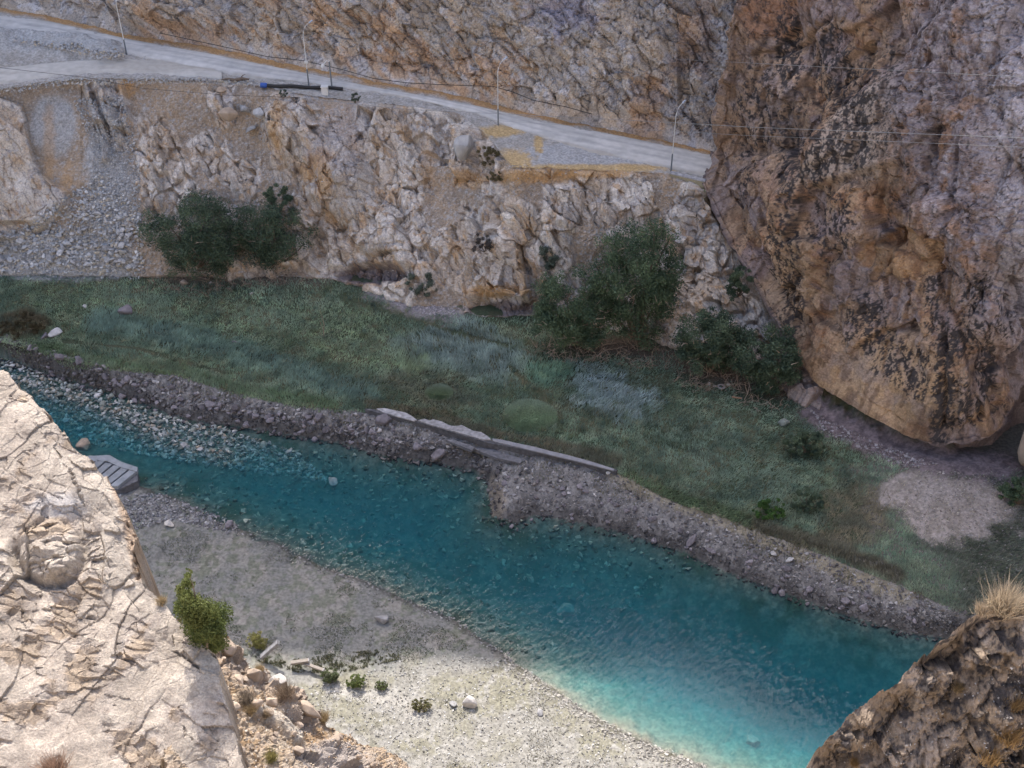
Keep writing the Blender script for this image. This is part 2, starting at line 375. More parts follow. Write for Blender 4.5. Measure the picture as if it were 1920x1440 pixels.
# wet rim
col = col * (1 - .55 * (np.where(isn, sm(.8, .1, sw), sm(1.9, .3, sw + .5 * n_b)) * (sw > 0)))[..., None]
ground = mesh_from('valley_floor', P, gridF(*QX.shape)[:, ::-1], M_ground, col, True); tag(ground, kind='structure')
FLOOR = (fx, fy, P)
def fz(x, y): return floor_z(np.atleast_1d(np.asarray(x, float)), np.atleast_1d(np.asarray(y, float)), True)
def on_floor(px, py):
    """point of the valley floor seen at a photo pixel"""
    px = np.atleast_1d(np.asarray(px, float)); py = np.atleast_1d(np.asarray(py, float)); zz = np.ones_like(px)
    for _ in range(6):
        p = on_z(px, py, zz); zz = floor_z(p[..., 0], p[..., 1])
    p[..., 2] = zz; return p
def of(px, py): return Vector(on_floor(px, py)[0])

# ------------------------------------------------------------------ water body
def water():
    m, nt, b = mat_base('river_water'); L = nt.links.new; nt.nodes.remove(b)
    out = nt.nodes['Material Output']
    tr = nd(nt, 'ShaderNodeBsdfTransparent'); gl = nd(nt, 'ShaderNodeBsdfGlossy'); gl.inputs['Roughness'].default_value = .03
    fr = nd(nt, 'ShaderNodeFresnel'); fr.inputs['IOR'].default_value = 1.33
    tc = nd(nt, 'ShaderNodeTexCoord'); mp = nd(nt, 'ShaderNodeMapping'); mp.inputs['Scale'].default_value = (1.0, 3.4, 1)
    m0 = nd(nt, 'ShaderNodeMapping'); m0.inputs['Rotation'].default_value = (0, 0, R(-52))      # wind ripples run obliquely across the river
    L(tc.outputs['Object'], m0.inputs['Vector']); L(m0.outputs[0], mp.inputs['Vector'])
    n1 = nd(nt, 'ShaderNodeTexNoise'); n1.inputs['Scale'].default_value = 1.15; n1.inputs['Detail'].default_value = 2; n1.inputs['Roughness'].default_value = .5
    L(mp.outputs[0], n1.inputs['Vector'])
    bp = nd(nt, 'ShaderNodeBump'); bp.inputs['Strength'].default_value = 1.0; bp.inputs['Distance'].default_value = .03
    L(n1.outputs['Fac'], bp.inputs['Height']); L(bp.outputs[0], gl.inputs['Normal']); L(bp.outputs[0], fr.inputs['Normal'])
    ms = nd(nt, 'ShaderNodeMixShader'); L(fr.outputs[0], ms.inputs[0]); L(tr.outputs[0], ms.inputs[1]); L(gl.outputs[0], ms.inputs[2])
    L(ms.outputs[0], out.inputs['Surface'])
    va = nd(nt, 'ShaderNodeVolumeAbsorption'); va.inputs['Color'].default_value = (.08, .80, .87, 1); va.inputs['Density'].default_value = .75
    vs = nd(nt, 'ShaderNodeVolumeScatter'); vs.inputs['Color'].default_value = (.26, .78, .95, 1); vs.inputs['Density'].default_value = .135
    ad = nd(nt, 'ShaderNodeAddShader'); L(va.outputs[0], ad.inputs[0]); L(vs.outputs[0], ad.inputs[1]); L(ad.outputs[0], out.inputs['Volume'])
    bm = MB(); bm.box((0, 80, -4), (260, 150, 8)); o = bm.build('river_water', m); tag(o, kind='structure')
water()

# ------------------------------------------------------------------ rock colours
BEIGE, PALE, LAV, OCHRE, RUST, DARK, GREY = C(.41,.345,.285), C(.52,.475,.43), C(.30,.275,.30), C(.42,.27,.14), C(.30,.17,.095), C(.035,.032,.034), C(.34,.33,.32)

# ------------------------------------------------------------------ lower cliff, between the terrace and the road
def lower_cliff():
    us = np.concatenate([np.linspace(-500, -70, 60), np.arange(-66, 1540, 1.7)]); nv = 250
    zt = zr(us); top = on_z(us, lin(us, L_top), zt)
    k = us > 1295
    tt = on_y(us, lin(us, [(1295, 336), (1350, 425), (1400, 508), (1450, 592), (1500, 678), (1540, 712)]), lin(us, [(1295, 112.5), (1350, 108.6), (1400, 104), (1450, 99.5), (1500, 95), (1540, 93)]))
    top[k] = tt[k]
    base = on_z(us, lin(us, L_base), 2.6)
    b0 = base.copy(); b0[:, 2] -= 3; b0[:, 1] += .6
    v = np.linspace(-.12, 1, nv)[:, None, None]
    P = base[None] + (top - base)[None] * v
    P = np.where(v < 0, base[None] + (b0 - base)[None] * (-v / .12), P)
    N = gnorm(P)
    if N[nv // 2, 300, 1] > 0: N = -N
    q, r = proj(P); v = v[..., 0]
    edge = sm(0, .05, 1 - v) * np.ones_like(q)
    # outcrops: (cx, cy, rx, ry, tilt, height)
    big = fbm(P * .16, 3, 3); gen_o = fbm(aniso(P, 0, 24, 0, (.33, .33, .16)), 3, 4); mid = fbm(aniso(P, 0, 20, 0, (.5, .5, .25)), 4, 8)
    O = np.zeros_like(q)
    for cx, cy_, rx, ry, an, hh in [(50,300,75,150,12,1.8),(205,215,40,75,-25,1.3),(280,330,26,120,-8,1.0),(335,340,30,120,-18,1.1),(395,280,45,40,20,1.2),(430,320,60,30,10,.9),
            (560,260,60,110,-20,2.2),(620,330,70,130,-25,2.4),(600,460,60,60,0,1.8),(690,220,30,50,0,1.0),(740,300,45,120,-10,1.9),(700,430,70,60,0,1.8),(775,350,30,90,-10,1.5),
            (785,215,40,30,0,1.0),(875,280,26,65,4,2.2),(925,355,22,45,-25,1.2),(940,500,50,90,-12,2.6),(880,440,30,60,0,1.2),(830,480,40,50,10,1.2),(760,470,40,50,0,1.2),(985,420,30,60,-30,1.2),
            (1060,385,45,50,0,1.6),(1040,480,40,70,-10,1.5),(1130,370,40,50,-10,1.2),(1290,410,40,70,15,1.8),(1320,520,40,110,-12,1.6),(1400,600,40,90,-25,1.4),(690,530,80,35,20,1.2),(1180,420,40,60,0,1.0)]:
        c, s = math.cos(R(an)), math.sin(R(an)); dx, dy = q - cx, r - cy_
        e = np.hypot((dx * c + dy * s) / rx, (-dx * s + dy * c) / ry)
        O = np.maximum(O, hh * sm(1.15, .6, e + .28 * mid + .1 * big))
    O = np.maximum(O, .9 * sm(.08, .26, gen_o + .1 * mid) * sm(330, 420, q + 0 * r))
    Om = np.clip(O / 1.0, 0, 1)
    Pw = P + (.22 * np.stack([fbm(P * .6, 3, 61), fbm(P * .6, 3, 62), fbm(P * .6, 3, 63)], -1))
    A = aniso(Pw, 0, 26, 0, (1, 1, .34))                       # steep leaning ribs
    d1, e1, c1 = blocks(A, 1.7, 11, 1.15, .75)
    d2, e2, c2 = blocks(A, .62, 12, 1.1, .7)
    xr = aniso(Pw, 0, 26, 0)[..., 0] / 1.5 + .8 * big; rib_ = .55 * (np.abs(xr - np.round(xr)) * 2 - .5) * sm(480, 380, q)
    soil_r, _, _ = facet(P, .5, 14, .8, .6, .0, .1)
    d = O * .9 + big * 1.1 + Om * (d1 * 1.45 + d2 * .52 + .04 * fbm(P * 4, 3, 15) + rib_) + (1 - Om) * (soil_r * .16 + .14 * fbm(P * 2.2, 4, 16))
    smooth_slab = sm(5, -5, sdist(q, r, [(-300, 190), (0, 188), (42, 200), (58, 262), (78, 330), (128, 362), (132, 385), (95, 425), (25, 446), (-300, 470)]) + 5 * mid)
    Om = Om * (1 - .9 * (sm(12, -4, sdist(q, r, [(-300, 150), (150, 150), (150, 400), (-300, 500)]))) * (1 - smooth_slab)); Om = np.maximum(Om, smooth_slab)
    d = np.where(q < 150, big * .8 + soil_r * .12 + 1.5 * smooth_slab + smooth_slab * (.25 * d2 + .3 * d1), d)
    for pts_ in ([(160, 160), (180, 215), (200, 262), (200, 300)], [(180, 165), (200, 200), (228, 262)], [(222, 150), (232, 190), (240, 245)], [(287, 245), (292, 290), (305, 320)]):
        d = d + 1.1 * sm(11, 3, pdist(q, r, pts_) + 3 * mid); Om = np.maximum(Om, sm(12, 4, pdist(q, r, pts_)))
    # undercut dark base of the buttresses
    for cx, cy_, rx, ry, dep in [(930, 572, 75, 20, 1.3), (700, 512, 70, 18, 1.8), (30, 430, 60, 14, 1.2), (600, 470, 20, 40, 1.2)]:
        d = d - dep * sm(1.2, .6, np.hypot((q - cx) / rx, (r - cy_) / ry))
    d = d * edge * sm(-.1, .06, v)
    P = P + N * d[..., None]
    # colour
    n1 = fbm(P * .35, 4, 71); n2 = fbm(P * 1.4, 4, 72); n3 = fbm(P * 5, 3, 73); st = fbm(aniso(P, 0, 24, 0, (1.6, 1.6, .2)), 4, 74)
    soil = mix(mix(C(.27, .22, .175), C(.31, .24, .175), sm(-.3, .4, n1)), C(.34, .32, .305), sm(.1, .6, n3 + .3 * n2))
    rock = mix(PALE, BEIGE, sm(-.4, .5, n1 + .5 * st)); rock = mix(rock, C(.365,.34,.33), sm(.0, .5, n2 - .3 + .6 * vnoise(P * .15, 5)))
    rock = mix(rock, OCHRE, sm(.25, .75, st + .4 * n2) * .6); rock = rock * (.86 + .28 * c1)[..., None]
    rock = mix(rock, C(.12,.09,.075), sm(.045, .0, e1) * .45)
    col = mix(soil, rock, sm(.25, .6, Om))
    grey = sm(.9, .5, np.hypot((q - 200) / 60, (r - 330) / 170) + .25 * n1) + sm(1, .7, np.hypot((q - 100) / 50, (r - 235) / 70))
    col = mix(col, mix(C(.30, .295, .295), C(.36, .36, .36), sm(-.2, .3, n3)), np.clip(grey, 0, 1) * (1 - .5 * sm(.5, .9, Om)))
    for cx, cy_, rx, ry, a in [(610,310,28,22,.9),(580,330,20,16,.7),(530,240,16,60,.6),(620,350,20,30,.6),(930,545,60,12,.8),(975,500,14,50,.5),(92,270,12,80,.4),(125,340,12,40,.4),(1000,330,90,16,.8),(1120,325,100,10,.8),(940,250,35,14,.8),(880,340,40,16,.7),(800,300,16,50,.4),(235,165,20,18,.7)]:
        col = mix(col, C(.42, .26, .12), a * sm(1.3, .5, np.hypot((q - cx) / rx, (r - cy_) / ry) + .35 * n2))
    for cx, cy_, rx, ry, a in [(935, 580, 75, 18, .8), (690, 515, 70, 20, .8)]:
        col = mix(col, C(.10, .075, .08), a * sm(1.25, .7, np.hypot((q - cx) / rx, (r - cy_) / ry) + .3 * n2))  # shade of the undercut hollows laid into the rock colour
    lav = sm(1.1, .6, np.hypot((q - 640) / 60, (r - 270) / 90) + .4 * n1); col = mix(col, C(.37, .34, .35), lav * .35)
    col = mix(col, mix(C(.27, .27, .27), C(.36, .36, .36), sm(-.2, .3, n3)), sm(262, 235, q + 8 * n2) * sm(415, 450, r) * (1 - smooth_slab) * .95)
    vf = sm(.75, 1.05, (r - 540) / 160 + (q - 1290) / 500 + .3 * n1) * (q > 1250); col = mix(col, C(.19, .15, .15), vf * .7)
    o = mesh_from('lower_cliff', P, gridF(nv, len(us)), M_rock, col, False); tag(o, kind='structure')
    return us, P
LC = lower_cliff()

# ------------------------------------------------------------------ road shelf, road, track
def shelf():
    us = np.concatenate([np.linspace(-500, -40, 60), np.arange(-36, 1500, 3.0)]); nv = 90
    zt = zr(us); a = on_z(us, lin(us, L_top), zt); b = on_z(us, lin(us, L_back), zt + .2)
    k = us > 1300; a[k] = on_z(us, lin(us, [(1300, 337), (1500, 390)]), zt)[k]
    v = np.linspace(-.02, 1.03, nv)[:, None, None]; P = a[None] + (b - a)[None] * v
    q, r = proj(P); n1 = fbm(P * .5, 4, 81); n2 = fbm(P * 2.2, 4, 82)
    P[..., 2] += .10 * n2 + .12 * n1
    # gravel island between road and track, windrow of debris
    isl = sm(26, 4, pdist(q, r, [(-200, 70), (40, 80), (130, 88), (215, 98)]) * 1.0)
    P[..., 2] += isl * (1.0 + .6 * n1)
    col = mix(C(.30, .28, .255), C(.35, .335, .32), sm(-.3, .4, n2))
    yb = lin(us, L_back)[None]; col = mix(col, C(.36, .215, .10), sm(16, 4, r - yb + 5 * n1))
    lay = sm(1.1, .8, np.hypot((q - 1120) / 170, (r - 290) / 26) + .2 * n1); col = mix(col, C(.34, .34, .345), lay)
    for cx, cy_, rx, ry in [(960,300,40,22),(1120,315,170,9),(940,245,45,12),(1010,270,10,20)]:
        col = mix(col, C(.45, .31, .14), .85 * sm(1.2, .6, np.hypot((q - cx) / rx, (r - cy_) / ry) + .3 * n2))
    col = mix(col, C(.33, .34, .35), isl * .7)
    o = mesh_from('road_shelf', P, gridF(nv, len(us)), M_ground, col, True); tag(o, kind='structure')
    # road
    nv = 26; a = on_z(us, lin(us, L_roadF), zt + .16); b = on_z(us, lin(us, L_roadB), zt + .16)
    v = np.linspace(0, 1, nv)[:, None, None]; P = a[None] + (b - a)[None] * v; v = v[..., 0]
    w_ = fbm(P * .35, 3, 84) * .35; P[..., 1] += np.where((v < .02) | (v > .98), w_, 0)
    P[..., 2] += .22 * np.sin(np.pi * v) * np.ones_like(q[:1]) + np.where((v <= 0) | (v >= 1), -.25, 0)
    n1 = fbm(P * .5, 3, 85); n2 = fbm(aniso(P, 0, 0, 12, (.12, 1.4, 1)), 4, 86)
    col = mix(C(.43, .42, .405), C(.51, .495, .475), sm(-.4, .4, n2 + .4 * n1)); col = mix(col, C(.31, .31, .315), sm(.09, .03, np.minimum(np.abs(v - .32), np.abs(v - .62)) + .03 * n1) * .45); col = mix(col, C(.36, .33, .29), sm(.12, .0, np.minimum(v, 1 - v) + .08 * n1) * .8)
    o = mesh_from('road', P, gridF(nv, len(us)), M_road, col, True); tag(o, kind='structure')
    # side track on the left, joining the road
    us2 = np.arange(-400, 420, 4.0); zt = zr(us2)
    yf = lin(us2, [(-400, 190), (0, 158), (100, 143), (200, 136), (300, 138), (420, 146)]); yb = lin(us2, [(-400, 150), (0, 126), (100, 116), (200, 107), (300, 112), (420, 134)])
    a = on_z(us2, yf, zt + .14); b = on_z(us2, yb, zt + .14); v = np.linspace(0, 1, 14)[:, None, None]; P = a[None] + (b - a)[None] * v
    v = v[..., 0]; P[..., 2] += np.where((v <= 0) | (v >= 1), -.25, 0) + .15 * np.sin(np.pi * v)
    n2 = fbm(aniso(P, 0, 0, -8, (.12, 1.2, 1)), 4, 87); col = mix(C(.40, .375, .34), C(.46, .44, .41), sm(-.4, .4, n2))
    o = mesh_from('track', P, gridF(14, len(us2)), M_road, col, True); tag(o, kind='structure')
shelf()

# ------------------------------------------------------------------ mountain above the road
def upper_cliff():
    us = np.concatenate([np.linspace(-500, -70, 60), np.arange(-66, 1560, 1.8)])
    b = on_z(us, lin(us, L_back), zr(us) + .25)
    kern = np.ones(61) / 61; bs = np.stack([np.convolve(np.pad(b[:, i], 30, 'edge'), kern, 'valid') for i in range(3)], -1)
    t = np.gradient(bs[:, :2], axis=0); t /= np.linalg.norm(t, axis=1, keepdims=True) + 1e-9
    nh = np.stack([-t[:, 1], t[:, 0]], -1); nh = np.where(nh[:, 1:2] < 0, -nh, nh)
    nh = nh * .3 + np.array([.25, .95]) * .7; nh /= np.linalg.norm(nh, axis=1, keepdims=True)
    nvf = 230; hf = np.linspace(-.5, 30, nvf)
    prof = lambda h: np.interp(h, [-1, 0, 1.5, 10, 30, 60, 200], [-.2, 0, .9, 5.0, 16, 29.2, 90.8])
    def grid(h):
        P = np.zeros((len(h), len(us), 3)); k = prof(h)[:, None]
        P[..., 0] = b[None, :, 0] + nh[None, :, 0] * k; P[..., 1] = b[None, :, 1] + nh[None, :, 1] * k; P[..., 2] = b[None, :, 2] + h[:, None]
        return P
    P = grid(hf); N = gnorm(P)
    if N[100, 300, 1] > 0: N = -N
    big = fbm(P * .09, 4, 101)
    Pw = P + .25 * np.stack([fbm(P * .4, 3, 102), fbm(P * .4, 3, 103), fbm(P * .4, 3, 104)], -1)
    A = aniso(Pw, 0, -38, 0, (.55, 1, 1.2))
    d1, e1, c1 = blocks(A, 2.1, 21, 1.1, .6); d2, e2, c2 = blocks(A, .85, 22, 1.1, .6); d3, e3, c3 = blocks(A, .4, 24, 1.1, .6)
    q, r = proj(P)
    d = big * 2.2 + d1 * 1.3 + d2 * .6 + d3 * .22 + .04 * fbm(P * 4, 3, 105)
    hh = hf[:, None]; d = d * sm(0, 2.5, hh)
    d = d + 1.2 * sm(0, 3, hh)
    P = P + N * d[..., None]
    n1 = fbm(P * .2, 4, 111); n2 = fbm(P * 1.0, 4, 112); n3 = fbm(P * 4, 3, 113); st = fbm(aniso(P, 0, -38, 0, (.25, 1, 1.8)), 4, 114)
    col = mix(C(.39, .335, .275), C(.43, .345, .255), sm(-.3, .4, st)); col = mix(col, C(.42, .385, .355), sm(0, .5, n2)); col = mix(col, C(.40, .25, .14), sm(.15, .6, n1 + .5 * st) * .75)
    col = mix(col, LAV * 1.05, sm(.9, .4, np.hypot((q - 1060) / 90, (r - 20) / 70) + .4 * n2)); col = mix(col, C(.29, .28, .29), sm(0, 1, (q - 1150) / 250 + .6 * n2) * .5)
    col = col * (.8 + .4 * c1)[..., None] * (.9 + .2 * c2)[..., None]
    col = col * C(.96, .98, 1.04); col = mix(col, C(.07, .055, .05), np.maximum(sm(.04, 0, e1) * .6, sm(.05, 0, e2) * .35))
    col = mix(col, DARK, sm(.55, .75, n3 + .4 * n2) * .5)
    dkk = sm(1.2, .7, np.abs(q - 1283) / 10 + .0 * q) * sm(1.1, .8, np.abs(r - 150) / 50); P = P - N * (dkk * 1.2)[..., None]
    o = mesh_from('upper_cliff', P, gridF(nvf, len(us)), M_rock, col, False); tag(o, kind='structure')
    # the mountain goes on out of the frame up to its crest
    sub = slice(0, None, 12); h2 = np.linspace(25, 176, 44)
    P2 = grid(h2)[:, sub]; bb = b[sub]
    hc = (bb[:, 1] + 2.8 - .874 * bb[:, 2] - lin(us[sub], [(-500, 52), (1560, 54)])) / .434          # the crest stays level enough to shade the far side of the valley
    fr_ = (h2 - 25)[:, None] / 151; hh2 = 25 + fr_ * (hc - 25)[None]; kk = prof(hh2)
    P2[..., 0] = bb[None, :, 0] + nh[sub][None, :, 0] * kk; P2[..., 1] = bb[None, :, 1] + nh[sub][None, :, 1] * kk; P2[..., 2] = bb[None, :, 2] + hh2; P2 = P2 + ((3.5 * fbm(P2 * .05, 4, 120) + 1.0) * sm(0, .12, fr_) - 1.5 * sm(.12, 0, fr_))[..., None] * np.array([0, -1, .2])
    # stretch sideways so that the crest reaches past the frame
    ext = np.stack([P2[:, 0] + np.array([-120, 0, 0]), P2[:, 0] + np.array([-60, 0, 0])], 1); ext2 = np.stack([P2[:, -1] + np.array([60, -10, 0]), P2[:, -1] + np.array([150, -30, 0])], 1)
    P2 = np.concatenate([ext, P2, ext2], 1)
    # the crest line: how far across the valley floor its shadow reaches
    kx, ky = sdir.x / sdir.z, sdir.y / sdir.z
    for _ in range(4):
        gx = P2[..., 0] - kx * P2[..., 2]; bnd = np.interp(gx, [-60, -14, 6, 11, 15, 19, 25, 33, 60], [61, 59.6, 60.0, 61.6, 59.5, 56.5, 54, 49, 46]) + .7 * fbm(np.stack([gx * .25, gx * 0, gx * 0], -1), 3, 121)
        P2[..., 2] = np.minimum(P2[..., 2], (P2[..., 1] - bnd) / ky)
    col = np.broadcast_to(C(.38, .32, .26), P2.shape)
    o = mesh_from('mountain_slope', P2, gridF(*P2.shape[:2]), M_rock, col, True); tag(o, kind='structure')
upper_cliff()

# ------------------------------------------------------------------ the great overhanging rock on the right
def massif():
    OUT = [(1365,240,128),(1345,262,123),(1330,292,117),(1312,345,110.5),(1350,430,107),(1400,515,102),(1450,600,97),(1505,690,92.3),(1530,722,90.3),(1600,765,86.8),(1680,810,83.2),(1745,838,81),(1800,838,80.3),(1870,818,81),(1912,748,83.5),(1935,700,85),(2000,690,84),(2200,720,76),(2500,800,66)]
    O = np.array(OUT, float); pts = on_y(O[:, 0], O[:, 1], O[:, 2])
    L = np.concatenate([[0], np.cumsum(np.linalg.norm(np.diff(pts, axis=0), axis=1))])
    s = np.concatenate([np.arange(0, L[14] + 2, .11), np.linspace(L[14] + 2.3, L[-1], 80)])
    def cr(v):
        out = np.interp(s, L, v); k = np.ones(15) / 15; return np.convolve(np.pad(out, 7, 'edge'), k, 'valid')
    B = np.stack([cr(pts[:, i]) for i in range(3)], -1)
    inw = np.array([.42, .90]); h = np.concatenate([np.linspace(0, 44, 400), np.linspace(45, 110, 24)])
    back = np.interp(h, [0, 1.5, 4, 10, 18, 28, 45, 110], [0, -.3, -.1, 1.2, 3.4, 7.2, 15, 60])
    nu = len(s); P = np.zeros((len(h), nu, 3)); P[..., :2] = B[None, :, :2] + inw[None, None] * back[:, None, None]; P[..., 2] = B[None, :, 2] + h[:, None]
    # undercut: in below the lip, then the foot on the terrace
    foot_y = np.interp(B[:, 0], [-50, 0, 300], [0, 0, 0])
    rec = B.copy(); rec[:, :2] += inw * 2.6; rec[:, 2] = np.maximum(B[:, 2] - 1.0, 2.6)
    mid_ = B.copy(); mid_[:, :2] += inw * 1.3; mid_[:, 2] = B[:, 2] - .15
    ft = B.copy(); ft[:, :2] += inw * 1.9; ft[:, 2] = 1.0
    U = []
    for a, c, n in ((ft, rec, 14), (rec, mid_, 12), (mid_, B, 8)):
        for t in np.linspace(0, 1, n, endpoint=False): U.append(a * (1 - t) + c * t)
    nU = len(U); P = np.concatenate([np.array(U), P], 0)
    N = gnorm(P)
    if N[nU + 100, nu // 3, 1] > 0: N = -N
    q, r = proj(P)
    big = fbm(P * .07, 3, 131); n1 = fbm(P * .25, 4, 132); n2 = fbm(P * .9, 4, 133); n3 = fbm(P * 3.2, 4, 134)
    Pw = P + .35 * np.stack([fbm(P * .35, 3, 135), fbm(P * .35, 3, 136), fbm(P * .35, 3, 137)], -1)
    A = aniso(Pw, 0, 25, 0, (1.1, 1, .5))
    d1, e1, c1 = blocks(A, 4.2, 31, 1.1, .5); d2, e2, c2 = blocks(A, 1.5, 32, 1.1, .6); A3 = aniso(Pw, 0, -20, 0, (.6, 1, 1.4)); d3, e3, c3 = blocks(A3, .55, 33, 1.1, .6); d4, e4, c4 = blocks(aniso(P, 0, 15, 0, (1, 1, .7)), 8.0, 34, 1.0, .1)
    # smooth lower pillow, blocky upper faces
    low = sm(.9, .2, np.hypot((q - 1600) / 330, (r - 780) / 230)); rgt = sm(-40, 60, q - lin(r, [(0, 1700), (200, 1640), (420, 1730), (600, 1800), (800, 1850)]))
    rough = (1 - .75 * low)
    d = big * .9 + (2.3 - .9 * low) * d4 + rough * (d1 * 2.0 + d2 * .75 + d3 * (.18 + .12 * rgt)) + low * .10 * d2 + .35 * n1 + .05 * n3
    # proud slab: diagonal edge
    edge = [(1760, 0), (1740, 30), (1650, 140), (1560, 205), (1500, 290), (1470, 350), (1440, 420)]
    xe = lin(r, [(0, 1760), (30, 1740), (140, 1650), (205, 1560), (290, 1500), (350, 1470), (420, 1440), (520, 1425)])
    d = d + 2.1 * sm(-26, 26, q - xe + 14 * n2) * sm(560, 420, r)
    # lower edge of the slab: diagonal step to brown face
    yl = lin(q, [(1480, 400), (1530, 350), (1600, 325), (1660, 310), (1720, 300)]); m = sm(-6, 8, r - yl) * sm(1460, 1510, q) * sm(1740, 1690, q); d = d - .9 * m * sm(520, 400, r)
    # left recess of the ridge, cracks and alcove
    def groove(pts_, wd, dep):
        return dep * sm(wd, 0, pdist(q, r, pts_) + 1.5 * n2)
    G = groove([(1800, 260), (1795, 350), (1780, 440), (1770, 500), (1760, 590), (1765, 680), (1770, 760), (1768, 820)], 6, .8) + groove([(1900, 230), (1890, 300), (1860, 380)], 6, .7)
    G += groove([(1540, 30), (1480, 70), (1420, 100)], 7, 1.0) + groove([(1600, 735), (1640, 770), (1690, 800)], 4, .25) + groove([(1520, 600), (1560, 640), (1600, 650)], 4, .3)
    d = d - G
    alc = sm(3, -3, sdist(q, r, [(1585, 492), (1605, 462), (1650, 450), (1660, 432), (1690, 428), (1735, 436), (1768, 456), (1765, 490), (1745, 520), (1700, 530), (1640, 520)]) + 7 * n2 + 4 * n3)
    d = d - 1.1 * alc * sm(540, 430, r)
    rim = sm(0, 1, np.clip((np.arange(len(P)) - nU + 0) / 14, 0, 1))[:, None]
    und = (np.arange(len(P)) < nU)[:, None]; fine_d = rough * (d1 * .7 + d2 * .75 + d3 * (.18 + .12 * rgt)); d = soft(d - fine_d, 2) + fine_d
    d = np.where(und, .25 * n2 + .3 * d2, d * (.25 + .75 * rim))
    P = P + N * d[..., None]
    q, r = proj(P)
    # colour
    st = fbm(aniso(P, 0, 0, 0, (1.2, 1.2, .12)), 4, 141)
    col = mix(C(.33, .25, .19), C(.385, .275, .185), sm(-.3, .4, n1)); col = mix(col, C(.27, .155, .095), sm(.0, .5, n2 + .3 * n1) * .7); col = mix(col, C(.27, .245, .27), sm(.0, .4, -n1 + .5 * n2) * .7)
    up = sm(420, 250, r) * sm(1560, 1450, q); col = mix(col, mix(C(.33, .25, .19), C(.28, .255, .255), sm(-.2, .4, n2)), up * .7)
    g = np.clip(rgt, 0, 1) * sm(780, 560, r + 40 * n1); col = mix(col, mix(C(.235, .22, .255), C(.36, .35, .385), sm(-.2, .5, n3 + .4 * n2)), g * .9); col = mix(col, C(.30, .18, .10), g * sm(.2, .6, n2 + .4 * st) * .7)
    fr = sm(20, 90, q - 1830 + .1 * (700 - r)) * sm(700, 560, r); col = mix(col, mix(C(.40, .40, .44), C(.27, .26, .30), sm(-.1, .5, n3)), fr * .8)
    slab = sm(0, 20, q - xe) * sm(360, 320, r + .0 * q) * sm(1700, 1620, q); col = mix(col, C(.43, .375, .33), slab * .9)
    red = sm(1.1, .6, np.hypot((q - 1450) / 70, (r - 20) / 60) + .3 * n2); col = mix(col, C(.34, .20, .13), red * .85)
    tan_ = sm(1.15, .5, np.hypot((q - 1640) / 170, (r - 730) / 120) + .3 * n1); col = mix(col, mix(C(.44, .32, .20), C(.37, .29, .22), sm(-.2, .4, n2)), tan_ * .85)
    tl = sm(1.1, .6, np.hypot((q - 1480) / 60, (r - 560) / 150) + .3 * n2); col = mix(col, C(.42, .33, .24), tl * .7)
    col = mix(col, mix(C(.26, .155, .085), C(.35, .245, .15), sm(-.3, .5, st)), alc * .85)
    dr = sm(545, 500, r) * 0 + sm(1.2, .6, np.hypot((q - 1690) / 60, (r - 520) / 45)); col = mix(col, C(.43, .29, .17), dr * sm(-.1, .4, st) * .7)
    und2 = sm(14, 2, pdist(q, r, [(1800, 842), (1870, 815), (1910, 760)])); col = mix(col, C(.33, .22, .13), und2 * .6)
    drip = sm(.12, .4, fbm(aniso(P, 0, 0, 0, (2.2, 2.2, .16)), 4, 155)); col = mix(col, C(.13, .085, .06), drip * .55 * (1 - alc)); col = col * C(.84, .78, .745) * (.80 + .36 * c1)[..., None]; col = mix(col, C(.06, .05, .05), np.maximum(sm(.03, 0, e1) * .55 * (1 - .7 * low), sm(.04, 0, e2) * .3 * (1 - .8 * low)))
    # black desert varnish and lichen streaks
    for pts_, w_ in (([(1462, 40), (1470, 130), (1480, 200), (1462, 290), (1466, 380)], 16), ([(1500, 200), (1482, 330), (1492, 430), (1500, 520)], 9), ([(1420, 180), (1432, 260)], 8)): col = mix(col, DARK, .9 * sm(w_, w_ * .3, pdist(q, r, pts_) + w_ * 1.1 * n2 + w_ * .9 * n3) * sm(-.25, .2, n3 + .5 * n2))
    B_ = np.zeros_like(q)
    for cx, cy_, rx, ry, a in [(1480,90,30,110,1.0),(1560,110,50,90,.75),(1600,230,60,120,.8),(1540,290,40,70,1.0),(1490,330,40,110,.8),(1660,120,50,60,.6),(1420,200,60,130,.5),(1470,450,40,110,.75),(1485,570,30,90,.8),(1560,430,60,90,.6),(1625,590,40,50,1.0),(1620,610,60,60,.6),
            (1750,560,22,120,.75),(1770,700,26,160,.95),(1720,700,50,60,.75),(1800,640,40,40,1.0),(1850,690,26,70,.95),(1830,560,40,90,.6),(1800,760,60,60,.75),(1760,800,20,60,1.0),(1690,690,70,35,.7),(1660,650,50,40,.7),(1880,600,40,60,.5),(1400,320,30,90,.5),(1870,760,40,40,.4)]:
        B_ = np.maximum(B_, a * sm(1.25, .35, np.hypot((q - cx) / rx, (r - cy_) / ry)))
    lich = fbm(aniso(P, 0, 18, 0, (2.4, 2.4, .9)), 5, 151, .62); fine = fbm(aniso(P, 0, 0, 0, (6, 6, 3.2)), 4, 152, .6)
    bm_ = sm(.30, .42, lich * .6 + fine * .55 + .66 * B_ - .12) * sm(.05, .4, B_)
    strk = sm(-.02, .2, fbm(aniso(P, 0, 0, 0, (5, 5, .5)), 4, 153)) * sm(.2, .6, sm(1.2, .4, np.hypot((q - 1610) / 90, (r - 210) / 120))); bm_ = np.maximum(bm_, strk * .9 * sm(-.35, .1, fine))
    gen = sm(.36, .5, lich * .55 + fine * .6 + .1 * n1) * (1 - low); bm_ = np.maximum(bm_, gen * .85)
    bm_ = bm_ * (1 - alc)
    col = mix(col, DARK, np.clip(bm_, 0, 1) * .93)
